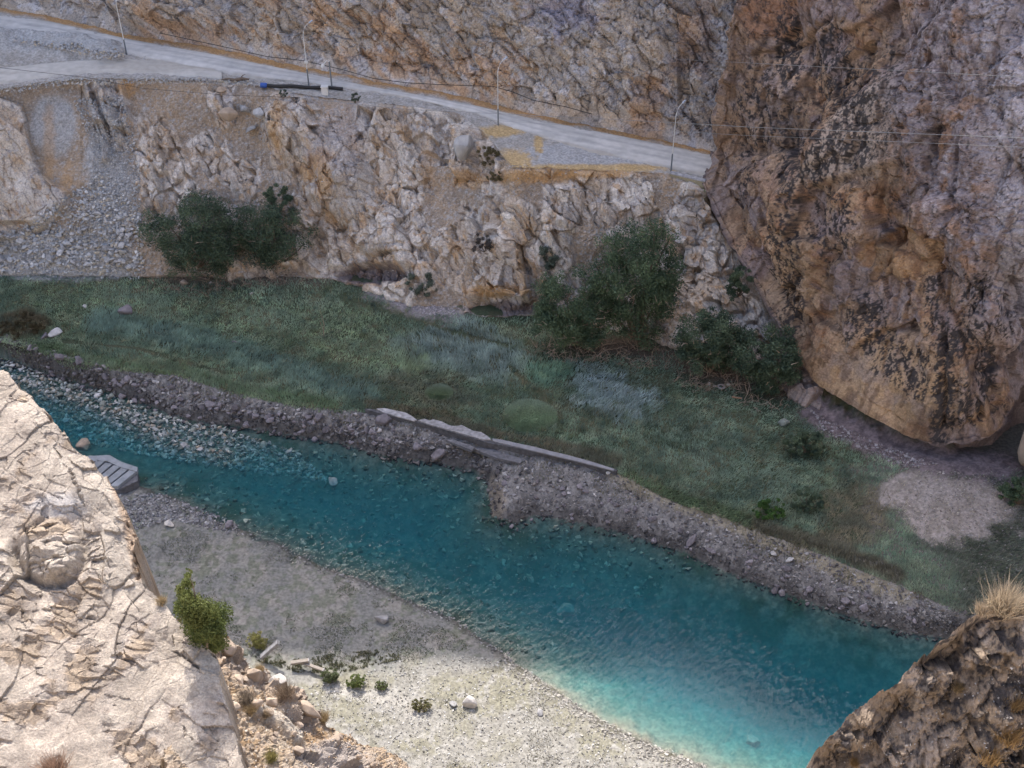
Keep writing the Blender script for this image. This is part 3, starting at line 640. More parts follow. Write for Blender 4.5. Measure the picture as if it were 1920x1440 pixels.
    col = np.where(und[..., None], mix(C(.17, .135, .13), C(.11, .085, .085), sm(-.3, .3, n2)), col)
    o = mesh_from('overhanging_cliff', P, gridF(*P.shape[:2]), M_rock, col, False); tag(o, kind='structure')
massif()

# ------------------------------------------------------------------ near side: hill below the camera, pale buttress, scree, dark rib
def w_at(px, py, Y): return on_y([px], [py], [Y])[0]
A_px = [(-350, 690), (0, 690), (60, 750), (110, 800), (160, 850), (200, 905), (230, 960), (250, 1030), (264, 1092), (300, 1130), (350, 1190), (395, 1235), (420, 1310), (455, 1440), (480, 1600), (-350, 1600)]
def planeA(px, py):      # pale buttress top: rises away from the camera
    return plane_hit(px, py, PA)
PA = (45.0, 20.0, .30, -.06)      # z0, y0, dz/dy, dz/dx about x = -12
PB = (46.8, 21.0, -.42, -.9)
PC = (44.6, 23.0, 1.45, .28)
def plane_hit(px, py, pl, x0=-12):
    rx, ry, rz = ray(px, py); z0, y0, gy, gx = pl
    t = (z0 - gy * y0 - gx * x0 - CAM_H) / (rz - gy * ry - gx * rx)
    return np.stack([rx * t, ry * t, CAM_H + rz * t], -1)
def lines(px_list, pl, x0=-12):
    a = np.array(px_list, float); return plane_hit(a[:, 0], a[:, 1], pl, x0)
B_px = [(330, 1150), (400, 1205), (425, 1188), (450, 1222), (500, 1240), (560, 1290), (600, 1332), (660, 1372), (740, 1412), (790, 1450), (900, 1560), (300, 1600)]
C_px = [(1440, 1600), (1515, 1440), (1560, 1375), (1600, 1332), (1650, 1302), (1690, 1272), (1730, 1232), (1760, 1202), (1790, 1182), (1800, 1166), (1840, 1142), (1880, 1126), (1920, 1122), (2050, 1110), (2300, 1100), (2300, 1600)]
XC = 8.0
A_w, B_w, C_w = lines(A_px, PA), lines(B_px, PB), lines(C_px, PC, XC)
def planez(x, y, pl, x0=-12): return pl[0] + pl[2] * (y - pl[1]) + pl[3] * (x - x0)
def hill(x, y): return np.where(y > -5, 66 - 1.75 * (y + 5), 66 + .8 * (-5 - y))
def fore_z(x, y):
    P = np.stack([x, y, np.zeros_like(x)], -1); wob = .25 * fbm(P * .8, 3, 201) + .35 * blocks(P, 1.3, 202, 1.0, .8, True)[0] + .2 * blocks(P, .45, 203, 1.0, .8, True)[0]
    def field(poly, pl, x0, k):
        s = sdist(x, y, poly) + wob * .5; return planez(x, y, pl, x0) - k * np.clip(s, 0, None) - .25 * sm(-.9, .2, s), s
    a, sa = field(A_w, PA, -12, 14.0); b, sb = field(B_w, PB, -12, 8.0); wob = wob * .5; c, sc = field(C_w, PC, XC, 7.0)
    return a, b, c, sa, sb, sc
def near_rock(name, x0, x1, y0, y1, step, which):
    xs = np.arange(x0, x1, step); ys = np.arange(y0, y1, step); X, Y = np.meshgrid(xs, ys)
    a, b, c, sa, sb, sc = fore_z(X, Y)
    Z = {'A': a, 'B': b, 'C': c}[which]; P = np.stack([X, Y, np.maximum(Z, hill(X, Y) - 2)], -1)
    return P, {'A': sa, 'B': sb, 'C': sc}[which]
def buttress():
    P, s = near_rock('A', -22, -4.0, 13, 38, .03, 'A'); N = np.array([-PA[3], -PA[2], 1.0]); N = np.broadcast_to(N / np.linalg.norm(N), P.shape)
    q, r = proj(P)
    n1 = fbm(P * .35, 4, 211); n2 = fbm(P * 1.2, 4, 212); n3 = fbm(P * 4.5, 4, 213)
    Pw = P + .16 * np.stack([fbm(P * .7, 3, 214), fbm(P * .7, 3, 215), fbm(P * .7, 3, 216)], -1)
    A = aniso(Pw, 0, 0, 28, (1.0, .55, .8))
    d1, e1, c1 = facet(A, 1.7, 41, .6, .16, .05, .022); d2, e2, c2 = facet(A, .62, 42, .8, .22, .05, .035)
    d3, e3, c3 = blocks(aniso(Pw, 0, 0, -15, (.7, 1.6, 1)), .5, 43, 1.0, .5, True)
    rugged = sm(1.1, .5, np.hypot((q - 110) / 170, (r - 1090) / 190) + .3 * n1)           # broken middle band
    smooth = sm(1150, 1270, r + .15 * q) * .65
    f1, g1, k1 = facet(aniso(Pw, 0, 0, 24, (.7, 1.5, .3)), .85, 44, .55, .34, .0, .1); f2, g2, k2 = facet(aniso(Pw, 0, 0, 10, (.6, 1.7, .3)), .36, 45, .7, .30, .0, .1)
    fm = sm(-.12, .15, n1 + .5 * n2 + .35 * rugged - .25 * smooth); fm2 = sm(.0, .25, n2 - .3 * n1 + .5 * rugged - .15)
    bulge = sm(1.15, .95, np.hypot((q - 92) / 62, (r - 1030) / 58))
    d = .35 * n1 + (1 - bulge) * (fm * f1 * .34 + fm2 * f2 * .24 + (1 - smooth) * (d1 * .45 + d2 * .10) + smooth * d1 * .22) + bulge * (d1 * .6 + d3 * .3) + .012 * n3
    # round bulge with a hollow under it, ledges and the split flake along the edge
    bl = np.hypot((q - 92) / 62, (r - 1030) / 58); d = d + .38 * np.clip(1 - bl ** 2, 0, 1) ** .6 + sm(1.1, .8, bl) * .35 * d2; d = d - .35 * sm(16, 0, np.abs(bl - 1.08) * 60) * sm(1000, 1040, r)
    def step(pts, wd, dep):
        return .42 * dep * sm(wd * .34, 0, pdist(q, r, pts) + 8 * n2 + 4 * n3) * sm(-.1, .3, n1 + n2 + .6 * n3)
    d = d - step([(170, 815), (205, 880), (232, 945), (248, 1020), (262, 1085)], 13, .7)
    d = d - step([(60, 1100), (0, 1090)], 10, .35) - step([(60, 1265), (130, 1235), (200, 1205), (290, 1213)], 9, .3) - step([(310, 1212), (340, 1228), (372, 1250)], 14, .6)
    d = d - step([(25, 1290), (45, 1310), (60, 1330)], 8, .3) - step([(150, 1280), (190, 1300)], 7, .2) - step([(170, 1312), (220, 1325), (245, 1335)], 6, .22) - step([(115, 1310), (120, 1350), (150, 1370)], 6, .25) - step([(340, 1335), (350, 1385), (385, 1400), (390, 1440)], 6, .2)
    d = d - step([(0, 860), (40, 900), (110, 935), (170, 960)], 7, .3) - step([(60, 790), (110, 850), (140, 900), (170, 980), (180, 1060)], 7, .3) - step([(10, 1000), (40, 1040), (50, 1070)], 14, .6) - step([(268, 1310), (285, 1330), (300, 1325)], 8, .25)
    P = P + N * (d * sm(.25, 0, s))[..., None]
    st = fbm(aniso(P, 0, 0, 28, (2.2, .5, 1)), 4, 217)
    col = mix(C(.38, .325, .28), C(.44, .385, .335), sm(-.4, .4, n1)); col = mix(col, C(.32, .28, .265), sm(.0, .6, n2 + .3 * st) * .8); col = mix(col, C(.36, .27, .18), sm(.2, .7, n2 - .3 * n1 + .3 * st) * .6); col = mix(col, C(.24, .20, .175), sm(.15, .4, n3 + .4 * st) * .35); col = col * (.88 + .24 * k1)[..., None] * (.92 + .16 * k2)[..., None]
    col = col * (.9 + .2 * c1)[..., None]; col = mix(col, C(.2, .16, .13), np.maximum(sm(.02, 0, e1), sm(.02, 0, e2) * .6) * .28 * sm(-.2, .25, n2))
    col = col * C(.90, .90, .87)
    wh = sm(1.1, .6, np.hypot((q - 100) / 70, (r - 950) / 26) + .4 * n2); col = mix(col, C(.40, .40, .41), wh * .5); col = mix(col, mix(C(.30, .21, .135), C(.20, .145, .10), sm(-.3, .3, fbm(P * np.array([3, 3, .5]), 3, 218))), sm(.0, .3, s))
    flk = sm(16, 4, pdist(q, r, [(170, 815), (205, 880), (232, 945), (250, 1020), (264, 1085)])); col = mix(col, C(.36, .25, .16), flk * .6)
    o = mesh_from('pale_buttress', P, gridF(*P.shape[:2]), M_fore, col, False); tag(o, kind='structure')
    return P
def scree():
    P, s = near_rock('B', -16, 0, 16, 34, .05, 'B'); N = np.array([-PB[3], -PB[2], 1.0]); N = np.broadcast_to(N / np.linalg.norm(N), P.shape); q, r = proj(P)
    n1 = fbm(P * .45, 4, 221); n2 = fbm(P * 1.5, 4, 222); n3 = fbm(P * 5, 4, 223)
    d1, e1, c1 = blocks(aniso(P, 10, 15, 20, (1, .6, .8)), 1.1, 51, 1.1, .8, True); d2, e2, c2 = blocks(P, .4, 52, 1, .7, True); d3, e3, c3 = blocks(P, .17, 53, 1, .8, True)
    rk = sm(.9, .45, np.minimum(np.minimum(np.hypot((q - 480) / 90, (r - 1250) / 60), np.hypot((q - 560) / 60, (r - 1320) / 40)), np.hypot((q - 600) / 130, (r - 1425) / 40)) + .35 * n1)
    slab = sm(14, 4, pdist(q, r, [(470, 1325), (510, 1345), (560, 1380)]) + 4 * n1)
    d = .5 * n1 * .6 + rk * (d1 * .9 + d2 * .35 + .25) + (1 - rk) * (d2 * .10 + d3 * .11 * (1 - slab)) + .25 * slab
    P = P + N * (d * sm(.35, 0, s))[..., None]
    soil = mix(C(.30, .205, .12), C(.32, .245, .17), sm(-.3, .4, n1 + .4 * n2)); soil = mix(soil, C(.36, .31, .255), (c3 > .6) * .6); soil = mix(soil, C(.27, .22, .18), (c3 < .18) * .5)
    col = mix(soil, mix(C(.34, .27, .21), C(.25, .205, .17), c1), rk); col = mix(col, C(.41, .36, .30), slab)
    col = mix(col, C(.28, .255, .24), sm(1.1, .6, np.hypot((q - 620) / 100, (r - 1430) / 35) + .3 * n1) * .7)
    o = mesh_from('scree_slope', P, gridF(*P.shape[:2]), M_fore, col, False); tag(o, kind='structure'); return P
def rib():
    P, s = near_rock('C', 3.5, 20, 14, 33, .036, 'C'); N = np.array([-PC[3], -PC[2], 1.0]); N = np.broadcast_to(N / np.linalg.norm(N), P.shape); q, r = proj(P)
    n1 = fbm(P * .4, 4, 231); n2 = fbm(P * 1.4, 4, 232); n3 = fbm(P * 4.5, 4, 233)
    A = aniso(P, 20, -20, 35, (1, .5, .9)); d1, e1, c1 = blocks(A, 1.3, 61, 1.1, .7, True); d2, e2, c2 = blocks(A, .5, 62, 1.1, .7, True); d3, e3, c3 = blocks(P, .2, 63, 1.0, .6, True)
    crest = sm(-3.4, -1.6, s + .7 * n1)
    d = .6 * n1 + crest * (d1 * .75 + d2 * .4 + d3 * .15) + (1 - crest) * (d2 * .2 + d3 * .12)
    P = P + N * (d * sm(.1, -.4, s))[..., None]
    rock = mix(C(.22, .17, .125), C(.33, .27, .22), sm(-.3, .4, n2)); rock = mix(rock, C(.36, .245, .14), sm(.1, .6, n1 + .4 * n2) * .8)
    lich = fbm(P * 2.6, 5, 236, .65); rock = mix(rock, DARK * 1.3, sm(.06, .2, lich + .25 * n1) * .88)
    soil = mix(C(.24, .19, .135), C(.30, .255, .21), sm(-.2, .4, n3)); soil = mix(soil, C(.40, .37, .34), (c3 > .8) * .6)
    col = mix(soil, rock, sm(.2, .6, crest + .2 * n2))
    o = mesh_from('dark_rock_rib', P, gridF(*P.shape[:2]), M_fore, col, False); tag(o, kind='structure'); return P
PBUT = buttress(); PSCR = scree(); PRIB = rib()
def near_hill():
    xs = np.arange(-160, 161, 2.0); ys = np.arange(-90, 46, 1.5); X, Y = np.meshgrid(xs, ys)
    P = np.stack([X, Y, hill(X, Y)], -1); P[..., 2] += 1.5 * fbm(P * .08, 4, 240) - 1.5
    # keep well below the camera and open towards the river
    cone = np.hypot(X, Y); P[..., 2] = np.where((np.abs(X) < 40) & (Y > -5), np.minimum(P[..., 2], 72 - 1.75 * (Y + 5)), P[..., 2])
    o = mesh_from('near_hillside', P, gridF(*X.shape), M_rock, np.broadcast_to(C(.44, .38, .31), P.shape), True); tag(o, kind='structure')
near_hill()
def drop(PG, px, py):
    """point of a near mesh seen at a photo pixel (nearest projected vertex)"""
    q, r = proj(PG); d = ((q - px) ** 2 + (r - py) ** 2).ravel(); V = PG.reshape(-1, 3); i = np.argmin(d)
    k = np.where(d < max(25, d[i] * 1.5))[0]                   # of the vertices behind that pixel, the one nearest the camera
    c = np.linalg.norm(V[k] - np.array([0, 0, CAM_H]), axis=1); return Vector(V[k[np.argmin(c)]])
# ------------------------------------------------------------------ stones
def hull(seed, n=15, flat=.7):
    rs = np.random.default_rng(seed); v = rs.normal(size=(n, 3)); v /= np.linalg.norm(v, axis=1, keepdims=True)
    v *= rs.uniform(.8, 1.05, (n, 1)); v *= np.array([1.0, rs.uniform(.65, .95), flat * rs.uniform(.8, 1.15)])
    bm = bmesh.new()
    for p in v: bm.verts.new(p)
    r_ = bmesh.ops.convex_hull(bm, input=bm.verts)
    bmesh.ops.delete(bm, geom=[g for g in r_['geom_interior'] if isinstance(g, bmesh.types.BMVert)], context='VERTS')
    bmesh.ops.triangulate(bm, faces=bm.faces)
    return bm
def hull_arr(seed, n=9, flat=.65):
    bm = hull(seed, n, flat); bm.verts.index_update()
    V = np.array([v.co[:] for v in bm.verts]); F = np.array([[v.index for v in f.verts] for f in bm.faces]); bm.free(); return V, F
PRO = [hull_arr(300 + i, 8 + i % 3, .45 + .1 * (i % 4)) for i in range(8)]
def rand_rot(n, tilt=.5):
    a = rng.uniform(0, 2 * np.pi, n); t = rng.normal(0, tilt, n); b = rng.uniform(0, 2 * np.pi, n)
    Rz = np.zeros((n, 3, 3)); Rz[:, 0, 0] = np.cos(a); Rz[:, 0, 1] = -np.sin(a); Rz[:, 1, 0] = np.sin(a); Rz[:, 1, 1] = np.cos(a); Rz[:, 2, 2] = 1
    Rx = np.zeros((n, 3, 3)); Rx[:, 1, 1] = np.cos(t); Rx[:, 1, 2] = -np.sin(t); Rx[:, 2, 1] = np.sin(t); Rx[:, 2, 2] = np.cos(t); Rx[:, 0, 0] = 1
    return Rx @ Rz
def stones(name, pos, size, cols, mat, kind='stuff', label=None, sink=.2):
    n = len(pos); Vs = []; Fs = []; Cs = []; b = 0
    Rm = rand_rot(n); k = rng.integers(0, len(PRO), n); size = np.asarray(size)
    for i in range(len(PRO)):
        m = np.where(k == i)[0]
        if not len(m): continue
        V, F = PRO[i]; W = np.einsum('nij,vj->nvi', Rm[m], V) * (size[m] * .5)[:, None, None] + pos[m][:, None]
        W[..., 2] += (size[m] * (.25 - sink))[:, None]
        Vs.append(W.reshape(-1, 3)); Fs.append((F[None] + (np.arange(len(m)) * len(V))[:, None, None]).reshape(-1, 3) + b); b += len(m) * len(V)
        Cs.append(np.repeat(cols[m], len(V), 0))
    o = mesh_from(name, np.concatenate(Vs), np.concatenate(Fs), mat, np.concatenate(Cs)); tag(o, label, kind=kind); return o
def sizes(n, a, b, p=2.2): return a + (b - a) * rng.random(n) ** p
def palette(n, cols, jit=.12):
    c = np.array(cols)[rng.integers(0, len(cols), n)]; return c * (1 + rng.normal(0, jit, (n, 1)))
def boulder_protos(name, mat, n=6, pts=18, flat=.7, seed=500):
    out = []
    for i in range(n):
        bm = hull(seed + i, pts, flat); bmesh.ops.bevel(bm, geom=bm.edges[:], offset=.05, segments=1, affect='EDGES')
        me = bpy.data.meshes.new(name); bm.to_mesh(me); bm.free(); me.materials.append(mat); out.append(me)
    return out
def put_boulder(me, name, p, size, label, cat, group=None, sink=.15, rot=None, sc=(1, 1, 1)):
    o = bpy.data.objects.new(name, me); COL.objects.link(o); o.location = (p[0], p[1], p[2] + size * (.3 - sink)); o.scale = [size * .5 * k for k in sc]
    o.rotation_euler = rot if rot else (random.gauss(0, .3), random.gauss(0, .3), random.uniform(0, 6.28)); return tag(o, label, cat, group)
M_bd = plain('purple_grey_stone', (.145, .132, .145), .85, var=.35, scale=2.5, bump=.4); M_bl = plain('pale_grey_stone', (.33, .325, .325), .85, var=.28, scale=2.5, bump=.4)
M_bw = plain('sunlit_limestone', (.44, .415, .385), .85, var=.15, scale=2.5, bump=.4); M_bt = plain('tan_stone', (.32, .255, .20), .85, var=.2, scale=2.5, bump=.4); M_bg = plain('wet_green_grey_stone', (.19, .21, .19), .6, var=.35, scale=2.5, bump=.4)
PD, PL, PW_, PT, PG_ = [boulder_protos('boulder', m, seed=500 + 20 * i, flat=.72 if i != 1 else .5) for i, m in enumerate((M_bd, M_bl, M_bw, M_bt, M_bg))]
def between(n, x0, x1, lo, hi):
    """photo points between the water edge (t = 0) and the grass edge (t = 1) of the far bank"""
    px = rng.uniform(x0, x1, n); t = rng.uniform(lo, hi, n)
    f = np.interp(px, [p[0] for p in F_px], [p[1] for p in F_px]); g = lin(px, G_px)
    return px, f + (g - f) * t
# far bank rubble
px, py = between(6500, -60, 1900, -.12, .93); ps = on_floor(px, py); wet = 1 - .55 * sm(1.7, .3, sdist(ps[:, 0], ps[:, 1], W_poly))[:, None]; stones('bank_rubble', ps, sizes(6500, .16, .85) * (1 - .32 * sm(900, 1080, px)), wet * palette(6500, [(.12,.113,.12), (.20,.19,.195), (.075,.072,.075), (.29,.28,.28), (.15,.135,.125)]), M_stone)
px, py = between(12000, -60, 1900, .05, .98); ps = on_floor(px, py); wet = 1 - .55 * sm(1.7, .3, sdist(ps[:, 0], ps[:, 1], W_poly))[:, None]; stones('bank_gravel', ps, sizes(12000, .07, .22, 1.2), wet * palette(12000, [(.15,.145,.145), (.22,.212,.208), (.28,.272,.268), (.12,.115,.113)]), M_stone)
px1, py1 = between(110, 60, 740, -.08, .7); px2, py2 = between(70, 940, 1750, -.08, .6)
for k, p in enumerate(on_floor(np.concatenate([px1, px2]), np.concatenate([py1, py2]))):
    put_boulder(PD[k % 6], 'boulder', p, (.6 + .75 * random.random() ** 2) if k < 110 else (.45 + .6 * random.random() ** 2.5), 'dark purple-grey angular boulder lying in the rubble along the far bank of the river', 'boulder', 'boulders along the far river bank')
# rapids upstream and stones under water
def in_poly(n, poly):
    poly = np.array(poly, float); out = []
    while sum(map(len, out)) < n:
        p = rng.uniform(poly.min(0), poly.max(0), (n * 2, 2)); out.append(p[inside(p[:, 0], p[:, 1], poly)])
    p = np.concatenate(out)[:n]; return p[:, 0], p[:, 1]
RAP = [(0, 672), (110, 712), (250, 755), (350, 792), (430, 806), (560, 850), (620, 905), (430, 880), (250, 850), (150, 830), (60, 760), (0, 740)]
px, py = in_poly(4200, RAP); stones('shallow_stones', on_floor(px, py), sizes(4200, .16, .8), palette(4200, [(.30,.32,.31), (.22,.245,.235), (.16,.18,.165), (.38,.385,.375), (.25,.22,.18)]), M_stone, sink=.1)
px, py = in_poly(60, RAP[:-6] + [(430, 860), (250, 840), (150, 810), (60, 750)])
for k, p in enumerate(on_floor(px, py)): put_boulder((PL + PG_)[k % 12], 'river_stone', p, .5 + .55 * random.random() ** 2, 'pale wet stone breaking the surface of the shallow rapids upstream', 'stone', 'wet stones in the shallow rapids', sink=.1)
UW = [(260, 905), (330, 860), (480, 830), (640, 850), (820, 880), (910, 905), (925, 970), (1100, 1000), (1300, 1060), (1150, 1180), (1000, 1240), (900, 1190), (760, 1110), (600, 1050), (420, 970)]
px, py = in_poly(3400, UW); stones('riverbed_stones', on_floor(px, py), sizes(3400, .15, .9, 3.2), palette(3400, [(.10,.145,.13), (.15,.20,.18), (.06,.085,.075), (.23,.27,.235)]), M_stone)
# scree fan on the far left
px, py = in_poly(3600, [(-80, 470), (0, 450), (60, 420), (130, 395), (200, 385), (265, 420), (268, 505), (240, 520), (120, 516), (-80, 512)])
q_, r_ = proj(LC[1]); SCR = LC[1]
def on_mesh(PG, n, poly):
    q, r = proj(PG); m = inside(q, r, poly).ravel(); idx = np.where(m)[0]; return PG.reshape(-1, 3)[rng.choice(idx, n)]
ps = on_mesh(SCR, 3000, [(-80, 440), (30, 430), (110, 380), (190, 330), (262, 400), (272, 516), (0, 514), (-80, 510)]); stones('scree_stones', ps, sizes(3000, .2, .8, 1.8), palette(3000, [(.36,.365,.375), (.46,.455,.455), (.28,.28,.285), (.39,.35,.29)]), M_stone, sink=.05)
pg = on_mesh(SCR, 5500, [(170, 180), (230, 180), (262, 300), (265, 420), (150, 400), (180, 300), (140, 190)]); stones('gully_gravel', pg, sizes(5500, .09, .42, 2), palette(5500, [(.34,.345,.355), (.43,.43,.43), (.27,.27,.272)]), M_stone, sink=.1)
pc = on_mesh(SCR, 6000, [(260, 180), (900, 230), (1290, 340), (1280, 600), (1000, 580), (650, 500), (270, 500)]); stones('cliff_debris', pc, sizes(6000, .08, .34, 2.5), palette(6000, [(.38,.34,.30), (.44,.41,.38), (.32,.27,.22), (.36,.33,.33)]), M_stone, sink=.12)
pi = on_mesh(SCR, 110, [(-60, 455), (60, 430), (130, 400), (200, 395), (262, 430), (268, 505), (0, 505), (-60, 500)])
for k, p in enumerate(pi): put_boulder(PL[k % 6], 'scree_rock', p + np.array([0, -.15, .1]), .65 + .7 * random.random() ** 2, 'pale grey slabby rock in the scree fan at the foot of the left cliff', 'rock', 'rocks of the scree fan', sink=.1)
fp = on_floor(*in_poly(1500, [(-80, 470), (265, 480), (262, 524), (120, 521), (-80, 517)])); stones('scree_toe', fp, sizes(1500, .2, .85), palette(1500, [(.36,.36,.365), (.44,.435,.43), (.28,.275,.28)]), M_stone)
# debris windrow on the island between road and track
px, py = in_poly(700, [(40, 62), (110, 70), (215, 92), (235, 104), (200, 112), (110, 92), (20, 76)]); zz = zr(px) + .9
stones('road_debris', on_z(px, py, zz), sizes(700, .15, .6), palette(700, [(.40,.40,.40), (.33,.325,.33), (.38,.33,.26)]), M_stone)
px, py = in_poly(900, [(0, 166), (120, 148), (330, 146), (480, 152), (500, 162), (330, 156), (120, 160), (0, 176)]); stones('track_edge_debris', on_z(px, py, zr(px) + .1), sizes(900, .12, .5), palette(900, [(.38,.375,.37), (.30,.29,.28), (.36,.32,.26)]), M_stone)
# near bank
px, py = in_poly(1500, [(225, 930), (300, 925), (380, 955), (450, 985), (430, 1000), (320, 975), (235, 1000)]); stones('near_bank_stones', on_floor(px, py), sizes(1500, .1, .55), palette(1500, [(.22,.215,.22), (.30,.295,.30), (.14,.135,.14)]), M_stone)
px = rng.uniform(330, 960, 1100); py = np.interp(px, [p[0] for p in N_px], [p[1] for p in N_px]) + rng.normal(4, 7, 1100); stones('shore_stones', on_floor(px, py), sizes(1100, .07, .4, 3), palette(1100, [(.20,.20,.195), (.29,.285,.28), (.12,.12,.115)]), M_stone)
SG = [(540, 1290), (650, 1275), (740, 1240), (850, 1228), (950, 1236), (1000, 1262), (1130, 1350), (1340, 1446), (1400, 1520), (800, 1520), (700, 1400), (560, 1310)]
px, py = in_poly(9500, SG); stones('sunlit_gravel', on_floor(px, py), sizes(9500, .06, .3, 3), palette(9500, [(.32,.31,.29), (.23,.22,.20), (.43,.42,.40), (.18,.17,.15)]), M_stone)
px = rng.uniform(945, 1345, 1600); py = np.interp(px, [p[0] for p in N_px], [p[1] for p in N_px]) + rng.gamma(2, 9, 1600) - 4; stones('waterline_gravel', on_floor(px, py), sizes(1600, .08, .42, 2.5), palette(1600, [(.34,.32,.285), (.28,.265,.235), (.40,.38,.34)]), M_stone)
px, py = in_poly(2400, [(1640, 965), (1740, 882), (1880, 888), (1900, 960), (1960, 1060), (1800, 1110), (1720, 1040)]); stones('fan_gravel', on_floor(px, py), sizes(2400, .07, .34, 3), palette(2400, [(.27,.24,.225), (.33,.305,.295), (.20,.18,.17)]), M_stone)
px, py = in_poly(700, [(1520, 770), (1560, 790), (1640, 830), (1760, 872), (1700, 880), (1600, 840), (1530, 800)]); stones('ledge_debris', on_floor(px, py), sizes(700, .1, .55), palette(700, [(.22,.19,.195), (.30,.28,.29), (.15,.12,.12)]), M_stone)
px, py = in_poly(600, [(740, 570), (860, 575), (870, 598), (800, 590)]); stones('cliff_foot_gravel', on_floor(px, py), sizes(600, .1, .4), palette(600, [(.30,.27,.275), (.38,.35,.36)]), M_stone)
# foreground scree
poly = [(400, 1210), (470, 1230), (560, 1295), (660, 1375), (790, 1450), (460, 1460), (420, 1320)]
stones('slope_stones', on_mesh(PSCR, 3200, poly), sizes(3200, .03, .17, 3), palette(3200, [(.35,.295,.235), (.40,.35,.295), (.28,.205,.14), (.21,.18,.155)]), M_stone, sink=.1)
for k, p in enumerate(on_mesh(PSCR, 26, poly)): put_boulder(PT[k % 6], 'slope_rock', p, .28 + .45 * random.random() ** 2, 'tan angular rock lodged in the sunlit scree slope below the juniper', 'rock', 'rocks of the sunlit scree slope', sink=.1)
stones('rib_stones', on_mesh(PRIB, 1500, [(1560, 1440), (1700, 1340), (1800, 1290), (1920, 1240), (1920, 1440)]), sizes(1500, .02, .12, 3), palette(1500, [(.34,.31,.28), (.42,.40,.38), (.22,.19,.16)]), M_stone, sink=.1)
# ------------------------------------------------------------------ single boulders one can point to
def mpp(p): return ((p[1]) * CP - (p[2] - CAM_H) * SP) / FPX
def single(px, py, wpx, protos, k, label, cat='boulder', name='boulder', sink=.12, sc=(1, 1, 1), rot=None, dz=0):
    p = of(px, py); p.z += dz; return put_boulder(protos[k % 6], name, p, wpx * mpp(p), label, cat, None, sink, rot, sc)
single(237, 588, 36, PD, 0, 'dark rounded boulder sitting alone in the green meadow on the left', sc=(1, .9, 1.1), rot=(.1, .2, .4))
single(104, 628, 34, PL, 1, 'pale grey split boulder beside the brown bushes at the left edge of the meadow', rot=(.2, 0, .6))
single(84, 632, 20, PD, 2, 'small dark rock tucked against the pale split boulder in the meadow', 'rock', 'rock')
single(443, 643, 26, PD, 3, 'low purple-grey rock half buried in the grass mid meadow', 'rock', 'rock', sink=.35)
single(345, 534, 22, PT, 4, 'tan rock in the grass in front of the left clump of trees', 'rock', 'rock')
single(395, 532, 9, PW_, 5, 'small white stone in the grass right of the tan rock', 'stone', 'stone')
single(471, 551, 10, PW_, 1, 'tiny white stone in the open grass below the left trees', 'stone', 'stone')
single(160, 575, 14, PL, 2, 'small pale stone in the meadow above the dark boulder', 'stone', 'stone', sink=.3)
single(716, 1164, 36, PL, 3, 'lone pale grey boulder on the bare mud flat of the near bank', sc=(1, .9, 1.25), rot=(.3, .1, .2))
single(881, 1322, 34, PW_, 0, 'big bright white boulder on the sunlit gravel bank', sc=(1, 1, 1.5), rot=(.1, .15, .3))
single(850, 1322, 22, PL, 4, 'small grey boulder right beside the big bright white boulder', sc=(1, 1, 1.1))
single(1012, 1338, 18, PL, 5, 'grey stone on the sunlit gravel between the white boulder and the water', 'stone', 'stone')
single(1060, 1148, 46, PG_, 1, 'brown-green boulder showing dimly under the middle of the river', sink=.2)
single(1412, 1392, 34, PG_, 2, 'pale boulder under the turquoise sunlit water near the dark rock rib', sink=.2)
single(625, 914, 24, PL, 2, 'flat pale stone breaking the water surface midstream', 'stone', 'stone', sink=-.05, dz=.4)
single(720, 790, 40, PD, 1, 'broad flat purplish boulder just below the end of the concrete wall', sink=.2)
single(822, 858, 34, PD, 4, 'large wet boulder at the waterline below the concrete wall', sink=.1)
single(785, 855, 26, PD, 5, 'dark wet boulder at the waterline left of the largest one', sink=.15)
single(945, 908, 16, PD, 2, 'dark stone on the tan sandy corner of the bank', 'stone', 'stone')
single(1295, 1018, 30, PD, 3, 'black-shadowed flat boulder on the far shore below the olive bushes', sc=(1.2, .8, .7))
single(1470, 797, 28, PG_, 4, 'mossy greenish boulder in the meadow near the great overhang')
single(1141, 888, 14, PW_, 3, 'white stone at the right end of the concrete wall', 'stone', 'stone')
single(1450, 1040, 22, PL, 1, 'pale grey stone on the upper part of the far shore', 'stone', 'stone')
single(1480, 1052, 18, PL, 2, 'smaller pale stone lying close to the pale grey stone on the far shore', 'stone', 'stone')
single(430, 985, 22, PD, 5, 'dark stone at the water edge where the mud flat begins', 'stone', 'stone')
single(318, 985, 22, PW_, 4, 'white stone among the grey stones at the upper end of the mud flat', 'stone', 'stone')
single(157, 838, 34, PT, 2, 'brown rock at the water edge peeping out behind the pale buttress', 'rock', 'rock')
single(172, 866, 22, PG_, 3, 'yellowish rock beside the grooved slab at the water edge', 'rock', 'rock')
def single_on(PG, px, py, wpx, protos, k, label, cat='boulder', name='boulder', sink=.1, sc=(1, 1, 1), rot=None):
    p = drop(PG, px, py); s_ = wpx * mpp(p); return put_boulder(protos[k % 6], name, p + Vector((0, -.25 * s_, 0)), s_, label, cat, None, sink, rot, sc)
single_on(LC[1], 427, 222, 42, PT, 1, 'reddish tan square block perched high on the left cliff', sc=(1, .9, 1.2), rot=(.1, .1, .1))
single_on(LC[1], 484, 215, 34, PL, 0, 'pale rounded block right of the reddish square block on the cliff', sc=(1, .9, 1.2))
single_on(LC[1], 455, 205, 30, PL, 3, 'pale wedge-shaped block between the reddish and the rounded block')
single_on(LC[1], 415, 168, 24, PT, 4, 'tan block near the rim of the left cliff under the track')
single_on(LC[1], 470, 248, 26, PL, 5, 'grey round block below the two pale blocks on the left cliff')
